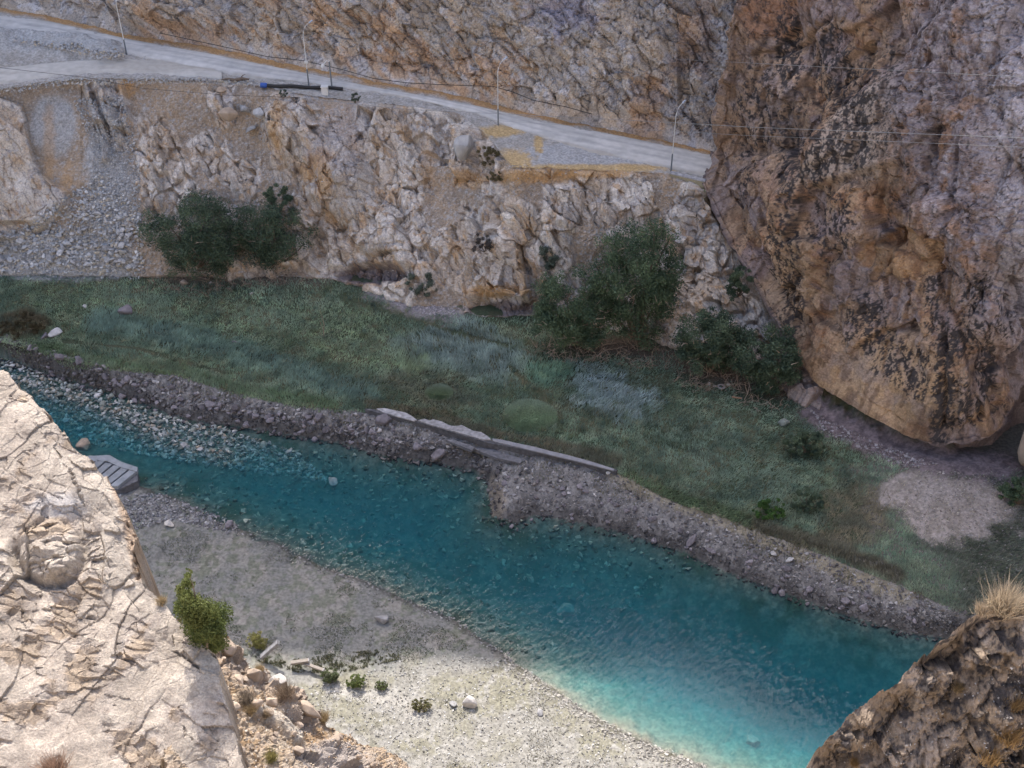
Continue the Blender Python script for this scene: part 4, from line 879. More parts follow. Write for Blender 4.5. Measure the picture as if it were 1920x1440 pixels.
single_on(LC[1], 870, 275, 60, PL, 2, 'tall pale pointed block standing below the road bend', sc=(.8, .8, 2.3), rot=(.05, .05, .2))
single_on(PSCR, 432, 1208, 46, PT, 2, 'pointed pink-tan rock right beside the juniper', 'rock', 'rock', sc=(1, .9, 1.5), rot=(.1, .2, .3))
single_on(PSCR, 478, 1262, 60, PT, 0, 'large tilted tan block near the top of the scree slope', 'rock', 'rock', sc=(.8, .8, 1.5), rot=(.2, .35, .4))
single_on(PSCR, 528, 1262, 44, PW_, 3, 'flat pale block on the upper rim of the scree slope', 'rock', 'rock', sc=(1, .8, .7))
single_on(PSCR, 512, 1308, 40, PT, 5, 'squarish pinkish block in the middle of the scree slope', 'rock', 'rock')
single_on(PSCR, 582, 1322, 56, PT, 1, 'long tan block at the lower rim of the scree slope', 'rock', 'rock', sc=(1.2, .7, .8), rot=(.1, .3, -.5))
single_on(PSCR, 650, 1348, 26, PT, 4, 'small tan rock at the outer edge of the scree slope', 'rock', 'rock')
p = of(1925, 888); put_boulder(PT[2], 'boulder', p + Vector((.6, .3, 2.0)), 5.6, 'huge tan boulder leaning under the overhang at the right edge', 'boulder', None, .1, (.2, .3, .3), (.8, 1, 1.25))

# ------------------------------------------------------------------ grass
def blades(name, pos, h, w, lean, cols, kind='stuff', base=.92, mat=None, parent=None):
    n = len(pos); a = rng.uniform(0, np.pi, n); s_ = np.stack([np.cos(a), np.sin(a), np.zeros(n)], -1) * (w * .5)[:, None]
    V = np.stack([pos - s_, pos + s_, pos + lean + np.array([0, 0, 1]) * h[:, None]], 1).reshape(-1, 3)
    F = np.arange(n * 3).reshape(-1, 3); Cc = np.stack([cols * base, cols * base, cols], 1).reshape(-1, 3)  # blade feet darker than tips: shade near the ground put into the colour
    o = mesh_from(name, V, F, mat or M_grass, Cc, parent=parent)
    if kind: tag(o, kind=kind)
    return o
TREES = [(365, 508, 365, 435, 215, 155), (515, 503, 510, 442, 160, 150), (1068, 645, 1064, 572, 160, 165), (1195, 645, 1192, 515, 190, 245), (1332, 698, 1330, 636, 150, 130), (1446, 728, 1442, 672, 160, 125)]
def meadow():
    n = 330000
    px = rng.uniform(-80, 1990, n); gy = lin(px, G_px); by = lin(px, L_base + [(1560, 800), (1700, 850), (1770, 872), (2000, 880)])
    py = by + (gy + 3 - by) * rng.random(n) ** .8; pos = on_floor(px, py); x, y = pos[:, 0], pos[:, 1]
    P0 = pos * np.array([1, 1, 0]); n1 = fbm(P0 * .25, 4, 301); n2 = fbm(P0 * 1.0, 3, 302); n3 = fbm(aniso(P0, 0, 0, 25, (.3, 1.2, 1)), 4, 303)
    def blob(cx, cy_, rx, ry, an=0):
        c, s_ = math.cos(R(an)), math.sin(R(an)); dx, dy = px - cx, py - cy_; return sm(1.2, .6, np.hypot((dx * c + dy * s_) / rx, (-dx * s_ + dy * c) / ry) + .35 * n1 + .2 * n2)
    def band(pts, w_): return sm(w_, w_ * .35, pdist(px, py, pts) + w_ * .35 * n1 + w_ * .2 * n2)
    col = mix(C(.075, .115, .07), C(.115, .145, .09), sm(-.3, .5, n2 + .5 * n3)); col = mix(col, C(.055, .085, .055), sm(.0, .5, n1 - .2 * n3))
    h = .16 + .12 * rng.random(n); dens = np.full(n, .85); dens = dens * (.35 + .65 * sm(-.45, -.1, n2 + .25 * n3))
    def region(m, c1, c2=None, hh=None, dn=None):
        nonlocal col, h, dens
        cc = mix(np.array(c1), np.array(c2 or c1), sm(-.4, .4, n3 + .4 * n2)); col = col * (1 - m[:, None]) + cc * m[:, None]
        if hh: h = h * (1 - m) + hh * (.6 + .6 * rng.random(n)) * m
        if dn is not None: dens = dens * (1 - m) + dn * m
    region(blob(330, 570, 330, 50, 6), (.115, .16, .09), (.09, .125, .08))
    region(blob(680, 640, 110, 60, 15), (.12, .16, .085), (.10, .135, .08))
    region(band([(180, 605), (330, 630), (480, 668), (620, 720), (700, 740)], 34), (.055, .09, .07), (.075, .115, .085), .5)
    region(band([(60, 655), (180, 680), (330, 698), (450, 730), (620, 765)], 22), (.058, .088, .042), (.075, .10, .055), .32)
    region(blob(30, 605, 60, 26), (.075, .062, .035), (.05, .05, .03), .5)
    region(blob(780, 680, 32, 28), (.115, .15, .075), (.10, .13, .07), .55)
    region(blob(880, 660, 120, 60, 20), (.07, .095, .08), (.10, .13, .11), .55)
    region(blob(1150, 745, 115, 52, 18), (.13, .165, .16), (.09, .12, .115), .65)
    region(blob(1030, 705, 50, 30), (.06, .11, .07), (.09, .14, .08), .5)
    region(blob(800, 735, 130, 30, 10), (.07, .085, .06), (.09, .095, .06), .4)
    region(band([(690, 758), (800, 778), (920, 812), (1040, 838), (1155, 868)], 18), (.08, .068, .04), (.065, .065, .04), .35)
    region(band([(955, 690), (1000, 730), (1045, 765), (1050, 800)], 8), (.025, .04, .02), None, .12, .25); region(band([(640, 560), (740, 585), (850, 625), (950, 650)], 7), (.04, .05, .03), None, .12, .2); region(band([(120, 640), (260, 655), (420, 700)], 5), (.05, .05, .03), None, .12, .25)
    region(blob(1340, 850, 170, 80, 15), (.065, .10, .07), (.09, .125, .085), .25)
    region(band([(1180, 895), (1300, 950), (1420, 985)], 22), (.06, .088, .042), (.05, .072, .036), .35)
    region(band([(1420, 990), (1560, 1030), (1680, 1080)], 26), (.05, .045, .028), (.07, .065, .04), .35)
    region(blob(1600, 960, 80, 60), (.10, .085, .05), (.07, .07, .045), .3)
    region(sm(-20, 100, px - 1700 + 60 * n1), (.06, .07, .048), (.045, .055, .035), .3, .62)
    region(sm(1.1, .8, np.hypot((px - 1775 - .5 * (py - 940)) / 135, (py - 945) / 72) + .3 * fbm(pos * np.array([.5, .5, .5]), 4, 31)), (.12, .11, .08), None, .2, .05)
    region(blob(110, 470, 200, 62), (.1, .1, .07), None, .2, .02)
    region(band([(1520, 775), (1560, 795), (1620, 822), (1700, 852), (1780, 872), (1880, 884)], 30), (.1, .1, .07), None, .2, .03)
    region(blob(790, 580, 80, 18), (.08, .09, .06), None, .2, .08)
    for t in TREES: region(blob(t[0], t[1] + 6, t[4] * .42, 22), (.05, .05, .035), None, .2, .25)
    for cx, cy_, rx, ry in [(993, 780, 54, 32), (823, 735, 28, 16)]: dens = dens * np.where(np.hypot((px - cx) / rx, (py - cy_) / ry) < 1, 0, 1)
    flow = vnoise(P0 * .12, 311) * 1.6 + .5; lean = np.stack([np.cos(flow), np.sin(flow) - .3, np.zeros(n)], -1) * (h * (.25 + .45 * rng.random(n)))[:, None] + rng.normal(0, .3, (n, 3)) * np.array([1, 1, 0]) * h[:, None]
    col = col * 3.7 * np.array([1.0, 1.0, 1.06]); g_ = col.mean(1, keepdims=True); col = col * .74 + g_ * np.array([.28, .30, .30]); k = rng.random(n) < dens; col = col * (1 + rng.normal(0, .16, (n, 1)))
    wd = .05 + .05 * rng.random(n) + .04 * (h > .35)
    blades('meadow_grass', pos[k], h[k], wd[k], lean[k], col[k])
meadow()
def tussocks():
    px, py = in_poly(1100, [(-60, 530), (300, 530), (620, 540), (860, 610), (1000, 640), (1300, 720), (1540, 830), (1640, 900), (1560, 1010), (1400, 970), (1180, 890), (900, 815), (640, 755), (300, 690), (-60, 620)])
    c0 = on_floor(px, py); m = 46; n = len(c0) * m; P0 = c0 * np.array([1, 1, 0]); big = .6 + .5 * (fbm(P0 * .2, 3, 351) + .5)
    sz = np.repeat(big * rng.uniform(.5, 1.2, len(c0)), m); d = rng.normal(size=(n, 3)) * np.array([.3, .3, 0]); pos = np.repeat(c0, m, 0) + d * sz[:, None] * .8
    h = rng.uniform(.25, .6, n) * sz; lean = d * h[:, None] * 1.2 + np.array([.22, -.15, 0]) * h[:, None]
    cc = palette(len(c0), [(.19,.26,.19), (.23,.28,.18), (.17,.24,.20), (.26,.26,.18), (.29,.33,.25)], .2); blades('sedge_tussocks', pos, h, np.full(n, .06), lean, np.repeat(cc, m, 0) * (1 + rng.normal(0, .12, (n, 1))))
tussocks()
def stalks():
    px, py = in_poly(5200, [(-60, 530), (300, 530), (620, 540), (860, 610), (1000, 650), (1300, 730), (1540, 840), (1680, 930), (1700, 1080), (1400, 975), (1180, 895), (900, 820), (640, 760), (300, 695), (-60, 630)])
    pos = on_floor(px, py); m = fbm(pos * np.array([.3, .3, 0]), 4, 371) > -.05; pos = pos[m]; n = len(pos); h = rng.uniform(.35, .85, n); lean = rng.normal(0, .3, (n, 3)) * h[:, None] * np.array([1, 1, 0])
    blades('dry_stalks', pos, h, np.full(n, .045), lean, palette(n, [(.30,.25,.16), (.24,.21,.13), (.36,.31,.21)], .15))
stalks()
def sparse(name, n, poly, cols, h0, h1, w_, thr=0.0, sc=.6, seed=0):
    px, py = in_poly(n, poly); pos = on_floor(px, py); P0 = pos * np.array([1, 1, 0]); m = fbm(P0 * sc, 4, seed) + .5 * fbm(P0 * sc * 4, 2, seed + 5) > thr
    pos = pos[m]; k = len(pos); h = rng.uniform(h0, h1, k); lean = rng.normal(0, .4, (k, 3)) * h[:, None]; lean[:, 2] = 0
    blades(name, pos, h, np.full(k, w_) * rng.uniform(.6, 1.4, k), lean, palette(k, cols, .15))
sparse('mud_flat_weeds', 26000, [(250, 1000), (330, 985), (560, 1045), (720, 1130), (800, 1160), (900, 1215), (760, 1240), (620, 1262), (440, 1225), (270, 1100)], [(.10,.12,.075), (.125,.135,.09), (.15,.145,.10)], .04, .14, .06, .12, .35, 331)
sparse('flat_edge_scrub', 9000, [(430, 1225), (560, 1235), (640, 1225), (740, 1215), (760, 1235), (640, 1262), (560, 1262)], [(.13,.145,.085), (.16,.165,.09), (.18,.165,.11)], .06, .2, .06, -.05, 1.3, 337)
sparse('gravel_bank_grass', 22000, SG, [(.17,.16,.095), (.20,.18,.11), (.13,.13,.08)], .04, .14, .05, .3, .5, 341)

px, py = between(9000, -60, 1850, .55, 1.05); pos = on_floor(px, py); mm_ = fbm(pos * np.array([.5, .5, 0]), 4, 361) > .12; pos = pos[mm_]; n_ = len(pos); h_ = rng.uniform(.1, .35, n_)
blades('bank_weeds', pos, h_, np.full(n_, .07), rng.normal(0, .35, (n_, 3)) * h_[:, None] * np.array([1, 1, 0]), palette(n_, [(.13,.15,.08), (.17,.16,.10), (.20,.17,.11)], .15))
# soft pale-green mounds
def mound(px_, py_, wpx, hpx, label):
    p = of(px_, py_); s_ = mpp(p); rx = wpx * s_ / 2; n = 9000
    a = rng.uniform(0, 2 * np.pi, n); rr = np.sqrt(rng.random(n)); x = np.cos(a) * rr; y = np.sin(a) * rr
    z = .55 * rx * .35 * (1 - rr ** 2.4); pos = np.stack([p.x + x * rx, p.y + y * rx, p.z + z - .02], -1)
    c = mix(np.array([.26, .35, .22]), np.array([.33, .40, .30]), sm(-.6, .8, y)) * (1 + rng.normal(0, .08, (n, 1)))  # far side paler, near rim darker: the mound's shading put into its colour
    h = rng.uniform(.06, .13, n); lean = np.stack([x, y - .2, 0 * x], -1) * .12
    o = blades('grass_mound', pos - np.array(p), h, np.full(n, .09), lean, c, kind=None, base=.85); o.location = p
    # solid cushion inside
    V = [];
    for i in range(13):
        t = i / 12
        for k in range(28):
            an = 2 * np.pi * k / 28; V.append((math.cos(an) * rx * t, math.sin(an) * rx * t, .55 * rx * .35 * (1 - t ** 2.4) - .01))
    F = [(i * 28 + k, (i + 1) * 28 + k, (i + 1) * 28 + (k + 1) % 28, i * 28 + (k + 1) % 28) for i in range(12) for k in range(28)]
    me = mesh_from('cushion', np.array(V), np.array(F), M_grass, np.full((len(V), 3), [.24, .33, .2]), True, parent=o)
    tag(o, label, 'grass mound')
mound(993, 780, 104, 62, 'large smooth round pale-green mound of soft grass above the concrete wall')
mound(823, 736, 52, 30, 'smaller pale-green grass mound left of the large round one')

# ------------------------------------------------------------------ trees and bushes
def leaves(name, cen, clumps, n, size, cols, parent, mat=None, flat=.8):
    """leaf-sized faces spread through the clumps of a crown; clumps = (x, y, z, r)"""
    cl = np.array(clumps); wgt = cl[:, 3] ** 2; k = rng.choice(len(cl), n, p=wgt / wgt.sum())
    d = rng.normal(size=(n, 3)); d /= np.linalg.norm(d, axis=1, keepdims=True); rr = rng.random(n) ** .5 * (1 + .25 * rng.random(n) ** 3)
    pos = cl[k, :3] + d * (cl[k, 3] * rr)[:, None] * np.array([1, 1, flat])
    nn = d + rng.normal(0, .7, (n, 3)); nn /= np.linalg.norm(nn, axis=1, keepdims=True)
    u = np.cross(nn, rng.normal(size=(n, 3))); u /= np.linalg.norm(u, axis=1, keepdims=True); v = np.cross(nn, u); sz = size * rng.uniform(.6, 1.4, n)
    u = u * (sz * .32)[:, None]; v = v * (sz * .62)[:, None]
    V = np.stack([pos - v, pos + u - v * .1, pos + v, pos - u - v * .1], 1).reshape(-1, 3); F = np.arange(n * 4).reshape(-1, 4)
    tone = rng.random(len(cl)); c = mix(np.array(cols[0]), np.array(cols[1]), tone[k]) * (1 + rng.normal(0, .14, (n, 1)))
    return mesh_from(name, V - np.array(cen), F, mat or M_leaf, np.repeat(c, 4, 0), parent=parent)
def crown_clumps(c, rx, ry, rz, n, r0=.30):
    out = []
    for _ in range(n):
        d = rng.normal(size=3); d /= np.linalg.norm(d); rr = .35 + .62 * rng.random() ** .6
        p = np.array(c) + d * rr * np.array([rx, ry, rz]) ; out.append((*p, r0 * min(rx, rz) * rng.uniform(.55, 1.25)))
    return out
def stems(base, tops, rad, name, parent, mat):
    mb = MB(); b = Vector(base)
    for t in tops:
        t = Vector(t); m = (b + t) / 2 + Vector((random.uniform(-.3, .3), random.uniform(-.3, .3), random.uniform(-.1, .3))) * (t - b).length * .3
        pts = [b * (1 - k) ** 2 + m * 2 * k * (1 - k) + t * k * k for k in np.linspace(0, 1, 7)]
        pts = [p + Vector((random.gauss(0, .02), random.gauss(0, .02), 0)) * (t - b).length * .6 for p in pts]; pts[0] = b
        mb.add(tube([p - b for p in pts], [rad * (1 - .8 * k) for k in np.linspace(0, 1, 7)], 5))
    return mb.build(name, mat, parent)
def bush(kind, cat, label, bx, by, cx, cy_, w_, h_, cols, n=6000, leaf=.2, group=None, base=None, dead=0, nclump=34, up=True, parts=('trunk', 'crown', 'dry_twigs'), mat=None, front=0):
    p = base if base is not None else of(bx, by)
    cpt = Vector(on_y([cx], [cy_], [p.y - front])[0]); s_ = mpp(cpt); rx = w_ * s_ / 2; rz = h_ * s_ / 2 / math.cos(R(32)) * .92
    root = empty(kind, p, label, cat, group)
    cl = crown_clumps(cpt, rx * .92, rx * .7, rz * .9, int(nclump * 1.5), .24)
    lo = p.z + .15 * rz                                        # skirts of foliage down towards the ground
    if up:
        for _ in range(nclump // 2):
            a = random.uniform(0, 6.28); rr = random.uniform(.3, .85); cl.append((cpt.x + math.cos(a) * rx * rr, cpt.y + math.sin(a) * rx * .6 * rr, random.uniform(lo, cpt.z), .2 * min(rx, rz) * random.uniform(.6, 1.3)))
    leaves(parts[1], p, cl, n, leaf, cols, root, mat)
    tops = [cl[i][:3] for i in rng.choice(len(cl), min(9, len(cl)), replace=False)]; stems(p, tops, max(.03, .035 * rz), parts[0], root, M_bark)
    if dead:
        mb = MB()
        for _ in range(dead * 2):
            a = random.uniform(0, 6.28); r0 = rx * random.uniform(.3, 1.0); b = Vector((math.cos(a) * r0, math.sin(a) * r0 * .5 - .4 * rx, .02)); L = random.uniform(.6, 1.6)
            d = Vector((random.gauss(0, .6), random.gauss(-.2, .5), random.uniform(.3, 1))).normalized()
            mb.add(tube([b, b + d * L * .5 + Vector((random.gauss(0, .08), 0, .05)), b + d * L + Vector((random.gauss(0, .2), 0, -.15))], [.035, .025, .012], 4))
        for _ in range(dead // 2):
            c = Vector(cl[int(rng.integers(len(cl)))][:3]) - Vector(p) + Vector((random.gauss(0, .2), -.25 * rx, -.1)); d = Vector((random.gauss(0, .5), -.3, random.uniform(.1, 1))).normalized(); L = random.uniform(.5, 1.1)
            mb.add(tube([c, c + d * L * .6 + Vector((random.gauss(0, .06), 0, 0)), c + d * L], [.03, .022, .01], 4))
        tag(mb.build(parts[2], M_twig, root), kind='stuff')
    return root
GR1, GR2, GR3 = [(.048, .078, .055), (.105, .145, .09)], [(.055, .092, .058), (.11, .155, .088)], [(.09, .115, .09), (.13, .155, .12)]
bush('bushy_tree', 'tree', 'broad dark green bushy tree beside the scree fan, left one of the pair', *TREES[0], GR1, 30000, .17, dead=60, nclump=70)
bush('bushy_tree', 'tree', 'narrower dark green bushy tree, right one of the pair by the scree fan', *TREES[1], GR1, 21000, .17, dead=50, nclump=54)
bush('bushy_tree', 'tree', 'low spreading green bushy tree left of the tallest tree below the road', *TREES[2], GR2, 24000, .17, dead=50, nclump=58, front=.8)
bush('bushy_tree', 'tree', 'tallest rounded green tree standing against the cliff below the right end of the road', *TREES[3], GR2, 40000, .17, dead=70, nclump=85)
bush('bushy_tree', 'tree', 'mid-sized green bush-like tree between the tallest tree and the great overhang', *TREES[4], GR1, 20000, .17, dead=60, nclump=46)
bush('bushy_tree', 'tree', 'dark bushy tree pressed against the foot of the great overhanging rock', *TREES[5], GR1, 20000, .17, dead=40, nclump=46)
def bare(px, py): return drop(LC[1], px, py)
bush('bush', 'bush', 'tuft-like upright bush growing above the narrower of the two left trees', 520, 395, 520, 368, 62, 56, GR1, 5720, .13, base=bare(520, 400), nclump=14, parts=('stem', 'foliage', 'twig'))
bush('bush', 'bush', 'grey-green bush with fine leaves on the cliff above the low spreading tree', 1030, 500, 1028, 482, 52, 56, GR3, 4840, .12, base=bare(1030, 505), nclump=14, parts=('stem', 'foliage', 'twig'))
bush('bush', 'bush', 'dark bush in the crevice between cliff and great overhanging rock', 1390, 550, 1388, 522, 64, 62, GR1, 5720, .13, base=bare(1388, 555), nclump=16, parts=('stem', 'foliage', 'twig'), front=.6)
bush('bush', 'bush', 'small grey-green bush at the cliff foot between the two dark hollows', 785, 560, 785, 532, 76, 52, GR3, 5720, .13, nclump=18, parts=('stem', 'foliage', 'twig'))
bush('bush', 'bush', 'low dark green bush on the meadow right of the mossy boulder', 1512, 850, 1510, 830, 92, 50, GR1, 7920, .13, nclump=24, parts=('stem', 'foliage', 'twig'))
bush('bush', 'bush', 'green bush at the right edge of the photo beside the gravel fan', 1908, 945, 1908, 920, 70, 62, GR2, 7040, .13, nclump=20, parts=('stem', 'foliage', 'twig'))
bush('bush', 'bush', 'dark teal bush in the lower meadow near the far shore', 1512, 955, 1512, 938, 70, 44, GR1, 5720, .13, nclump=18, parts=('stem', 'foliage', 'twig'))
bush('bush', 'bush', 'bright green low bush left of the dark teal bush near the far shore', 1445, 968, 1445, 955, 80, 36, [(.045, .10, .03), (.07, .14, .035)], 5720, .13, nclump=20, parts=('stem', 'foliage', 'twig'))
OLV = [(.11, .095, .05), (.15, .125, .07)]
bush('dry_shrub', 'shrub', 'olive-brown dry shrub on the ledge below the road bend', 918, 305, 920, 290, 62, 40, OLV, 4840, .11, base=bare(918, 305), nclump=16, parts=('stem', 'foliage', 'twig'))
bush('dry_shrub', 'shrub', 'brownish dry shrub just below the olive-brown one on the cliff', 928, 335, 928, 328, 40, 26, OLV, 2640, .10, base=bare(928, 337), nclump=10, parts=('stem', 'foliage', 'twig'))
bush('dry_shrub', 'shrub', 'dark grey twiggy shrub halfway down the pale buttress cliff', 905, 470, 905, 455, 48, 36, [(.07, .06, .06), (.10, .09, .08)], 3300, .10, base=bare(905, 472), nclump=12, parts=('stem', 'foliage', 'twig'))
bush('dry_shrub', 'shrub', 'small dark shrub at the cliff rim right of the white box', 666, 190, 668, 182, 22, 20, GR3, 1540, .10, base=bare(668, 190), nclump=8, parts=('stem', 'foliage', 'twig'))
bush('dry_shrub', 'shrub', 'small dark shrub at the cliff rim left of the white box', 528, 178, 530, 174, 22, 16, GR3, 1540, .10, base=bare(528, 180), nclump=8, parts=('stem', 'foliage', 'twig'))
bush('dry_shrub', 'shrub', 'brown scrubby shrub in the grass at the left edge of the meadow', 45, 622, 40, 610, 110, 40, [(.06, .052, .03), (.085, .07, .04)], 7040, .12, nclump=26, parts=('stem', 'foliage', 'twig'))
# juniper on the buttress
def juniper():
    p = drop(PBUT, 392, 1205); root = empty('juniper', p, 'small olive-green cone-shaped juniper clinging to the pale buttress', 'juniper'); cl = []
    for cx, cy_, w_ in [(352, 1078, 12), (350, 1096, 24), (354, 1118, 40), (362, 1142, 56), (376, 1150, 70), (380, 1170, 66), (390, 1185, 60), (394, 1200, 44), (342, 1134, 30), (404, 1170, 44), (356, 1070, 8)]:
        for _ in range(5):
            c = on_y([cx + random.gauss(0, w_ * .2)], [cy_ + random.gauss(0, 5)], [p.y + random.gauss(0, .25)])[0]; cl.append((*c, w_ * mpp(c) * .36))
    leaves('crown', p, cl, 34000, .055, [(.075, .10, .028), (.125, .14, .042)], root, flat=1.0); stems(p, [cl[i][:3] for i in (0, 12, 22, 30)], .05, 'trunk', root, M_bark)
juniper()
# tufts of dry grass and twiggy shrubs on the near slopes
def tuft(px_, py_, wpx, PG, label, col, name='grass_tuft', cat='grass tuft', n=420, tall=1.0, spread=1.0):
    p = drop(PG, px_, py_) ; s_ = mpp(p) * wpx; d = rng.normal(size=(n, 3)) * np.array([.55 * spread, .55 * spread, 0]); pos = rng.normal(size=(n, 3)) * np.array([.14, .14, 0]) * s_
    h = rng.uniform(.35, .75, n) * s_ * tall; lean = d * (h * .7)[:, None]
    o = blades(name, pos, h, np.full(n, max(.006, .025 * s_)), lean, palette(n, [col, tuple(k * .75 for k in col), tuple(k * 1.2 for k in col)], .1), kind=None); o.location = p - Vector((0, 0, .03)); tag(o, label, cat)
STRAW, TAN_, YG, GO = (.38, .29, .17), (.33, .26, .18), (.30, .27, .11), (.40, .27, .13)
tuft(612, 1346, 34, PSCR, 'straw-coloured round grass tuft at the lower rim of the scree slope', STRAW)
tuft(511, 1418, 34, PSCR, 'yellow-green grass tuft low on the scree slope above the grey rock', YG)
tuft(412, 1280, 26, PSCR, 'small golden grass tuft in the gap beside the pale buttress', STRAW)
tuft(475, 1332, 30, PSCR, 'straw tuft beside the squarish pinkish block', STRAW)
tuft(500, 1345, 26, PSCR, 'brownish tuft on the pale slab of the scree slope', TAN_)
tuft(535, 1300, 46, PSCR, 'grey-brown twiggy shrub between the blocks of the scree slope', (.26, .20, .15), 'dry_shrub', 'shrub')
tuft(462, 1312, 44, PSCR, 'grey twiggy shrub left of the squarish pinkish block', (.24, .20, .16), 'dry_shrub', 'shrub')
tuft(495, 1222, 24, PSCR, 'golden tuft on the crest of the scree slope', STRAW)
tuft(100, 1448, 66, PBUT, 'reddish-brown twiggy shrub at the bottom edge on the pale buttress', (.34, .23, .17), 'dry_shrub', 'shrub', 700)
tuft(305, 1125, 26, PBUT, 'sparse straw tuft on the shoulder of the pale buttress left of the juniper', STRAW)
tuft(1852, 1428, 60, PRIB, 'golden grass tuft at the bottom edge on the dark rock rib', GO, n=320, tall=.9)
tuft(1905, 1325, 50, PRIB, 'orange-gold grass tuft at the right edge on the dark rock rib', GO, n=320)
tuft(1890, 1390, 60, PRIB, 'straw tuft between the two golden tufts on the dark rib', GO, n=600)
tuft(1885, 1140, 70, PRIB, 'pale feathery grass clump on the crest of the dark rib', (.45, .37, .27), n=900, tall=1.2)
tuft(1915, 1150, 60, PRIB, 'pale dry grass at the right edge on the crest of the dark rib', (.45, .37, .27), n=700, tall=1.0)
tuft(1845, 1150, 40, PRIB, 'short pale grass left of the feathery clump on the crest of the rib', (.43, .35, .26), n=500)
tuft(1800, 1290, 30, PRIB, 'small straw tuft among the dark blocks halfway up the rib', STRAW)
tuft(1600, 1430, 26, PRIB, 'small golden tuft near the lower left end of the dark rib', GO)
def ftuft(px_, py_, wpx, label, cols, n, h=36):
    bush('bush', 'bush', label, px_, py_, px_, py_ - h * .35, wpx, h, cols, n * 4, .06, nclump=44, parts=('stem', 'foliage', 'twig'))
ftuft(618, 1276, 40, 'dark green bush beside the bleached patch at the edge of the sunlight', [(.10, .125, .065), (.14, .165, .08)], 1800, 28)
ftuft(668, 1284, 44, 'lighter green low bush right of the dark green one in the sunlight', [(.12, .16, .05), (.17, .20, .07)], 1600, 22)
ftuft(715, 1290, 30, 'small flat green bush at the end of the row in the sunlight', [(.12, .15, .06), (.16, .18, .08)], 900, 14)
ftuft(790, 1328, 44, 'low olive bush left of the small grey boulder on the sunlit gravel', [(.15, .15, .07), (.20, .18, .09)], 1400, 20)
ftuft(482, 1212, 44, 'yellow-green bush behind the leaning concrete post on the mud flat', [(.22, .22, .07), (.28, .26, .10)], 1600, 34)

# ------------------------------------------------------------------ road furniture
def lamp(px_, py_, label, hgt=7.3):
    p = Vector(on_z([px_], [py_], [zr(px_) + .05])[0]); t = empty('street_lamp', p, label, 'street lamp', 'street lamps along the gravel road')
    MB().add(tube([(0, 0, -.3), (0, 0, 2.0)], .085, 10)).build('pole_base', M_grey, t)
    MB().add(tube([(0, 0, 2.0), (0, 0, hgt - 1.1)], [.052, .045], 10)).build('pole', M_white, t)
    MB().add(tube([(0, 0, hgt - 1.1), (.05, .08, hgt - .7), (.25, .35, hgt - .2), (.65, .8, hgt + .1)], [.045, .04, .035, .03], 8)).build('arm', M_white, t)
    hd = MB().box((0, 0, 0), (.6, .2, .12), Matrix.Rotation(.85, 3, 'Z') @ Matrix.Rotation(-.3, 3, 'Y'), .8).build('lamp_head', M_lamp, t, .02); hd.location = (.85, 1.0, hgt + .17)
    return t
lamp(238, 104, 'street lamp at the fork of road and track, leftmost of the four')
l2 = lamp(579, 160, 'street lamp standing behind the black pipe near the white box', 7.1)
MB().box((.02, -.16, 2.9), (.42, .2, .3)).build('junction_box', M_white, l2, .02)
lamp(934, 235, 'street lamp at the road bend above the tall pale pointed block')
lamp(1258, 320, 'street lamp at the right end of the road next to the great overhanging rock')
p = Vector(on_z([623], [168], [zr(623) + .1])[0]); t = empty('floodlight_post', p, 'short grey post with a white floodlight on a side arm behind the white box', 'floodlight')
MB().add(tube([(0, 0, -.3), (-.05, 0, 3.4)], .09, 8)).build('post', M_grey, t); MB().add(tube([(-.05, 0, 3.4), (-.3, 0, 3.55), (-.75, -.1, 3.1)], .05, 6)).build('arm', M_white, t)
MB().add(tube([(-.75, -.1, 3.15), (-.78, -.1, 3.05), (-.82, -.12, 2.8), (-.83, -.13, 2.72)], [.1, .2, .24, .1], 10)).build('lamp_shade', M_white, t)
p = Vector(on_z([610], [178], [zr(610) + .0])[0]); t = empty('utility_box', p, 'white utility box at the rim of the cliff in front of the black pipe', 'box')
MB().box((0, 0, .52), (.78, .7, 1.0), None, .96).build('cabinet', M_white, t, .04); MB().box((0, 0, 1.06), (.86, .78, .08)).build('lid', M_white, t, .02); MB().box((0, 0, -.1), (.95, .85, .3)).build('plinth', M_concd, t, .02)
a = Vector(on_z([500], [160], [zr(500) + .32])[0]); b = Vector(on_z([643], [166], [zr(643) + .3])[0]); t = empty('pipe', a, 'long black pipe with a blue cap lying along the cliff rim', 'pipe')
n_ = 14; MB().add(tube([(b - a) * (i / n_) + Vector((0, 0, -.05 * math.sin(i))) for i in range(n_ + 1)], .2, 10)).build('tube', M_black, t)
d = (b - a).normalized(); MB().add(tube([-d * .75, -d * .7, -d * .1, d * .05], [.12, .3, .3, .24], 12)).build('cap', M_blue, t)
p = Vector(on_z([509], [104], [zr(509) + .2])[0]); t = empty('marker_post', p, 'thin white marker stake on the brown verge behind the road', 'post')
MB().box((0, 0, .75), (.09, .06, 1.7)).build('stake', M_white, t); MB().box((0, -.04, 1.25), (.2, .03, .1)).build('crosspiece', M_white, t)
p = Vector(on_z([440], [150], [zr(440) + .15])[0]); t = empty('driftwood', p, 'dark brown log lying at the edge of the track left of the pipe', 'log')
MB().add(tube([(-1.6, .2, 0), (-.8, .05, .12), (0, -.1, .05), (.9, .0, .16), (1.7, .1, .05)], [.06, .14, .18, .2, .08], 7)).build('log', M_bark, t); MB().add(tube([(.6, 0, .15), (1.0, .2, .5), (1.3, .25, .6)], [.08, .05, .02], 5)).build('branch', M_bark, t)
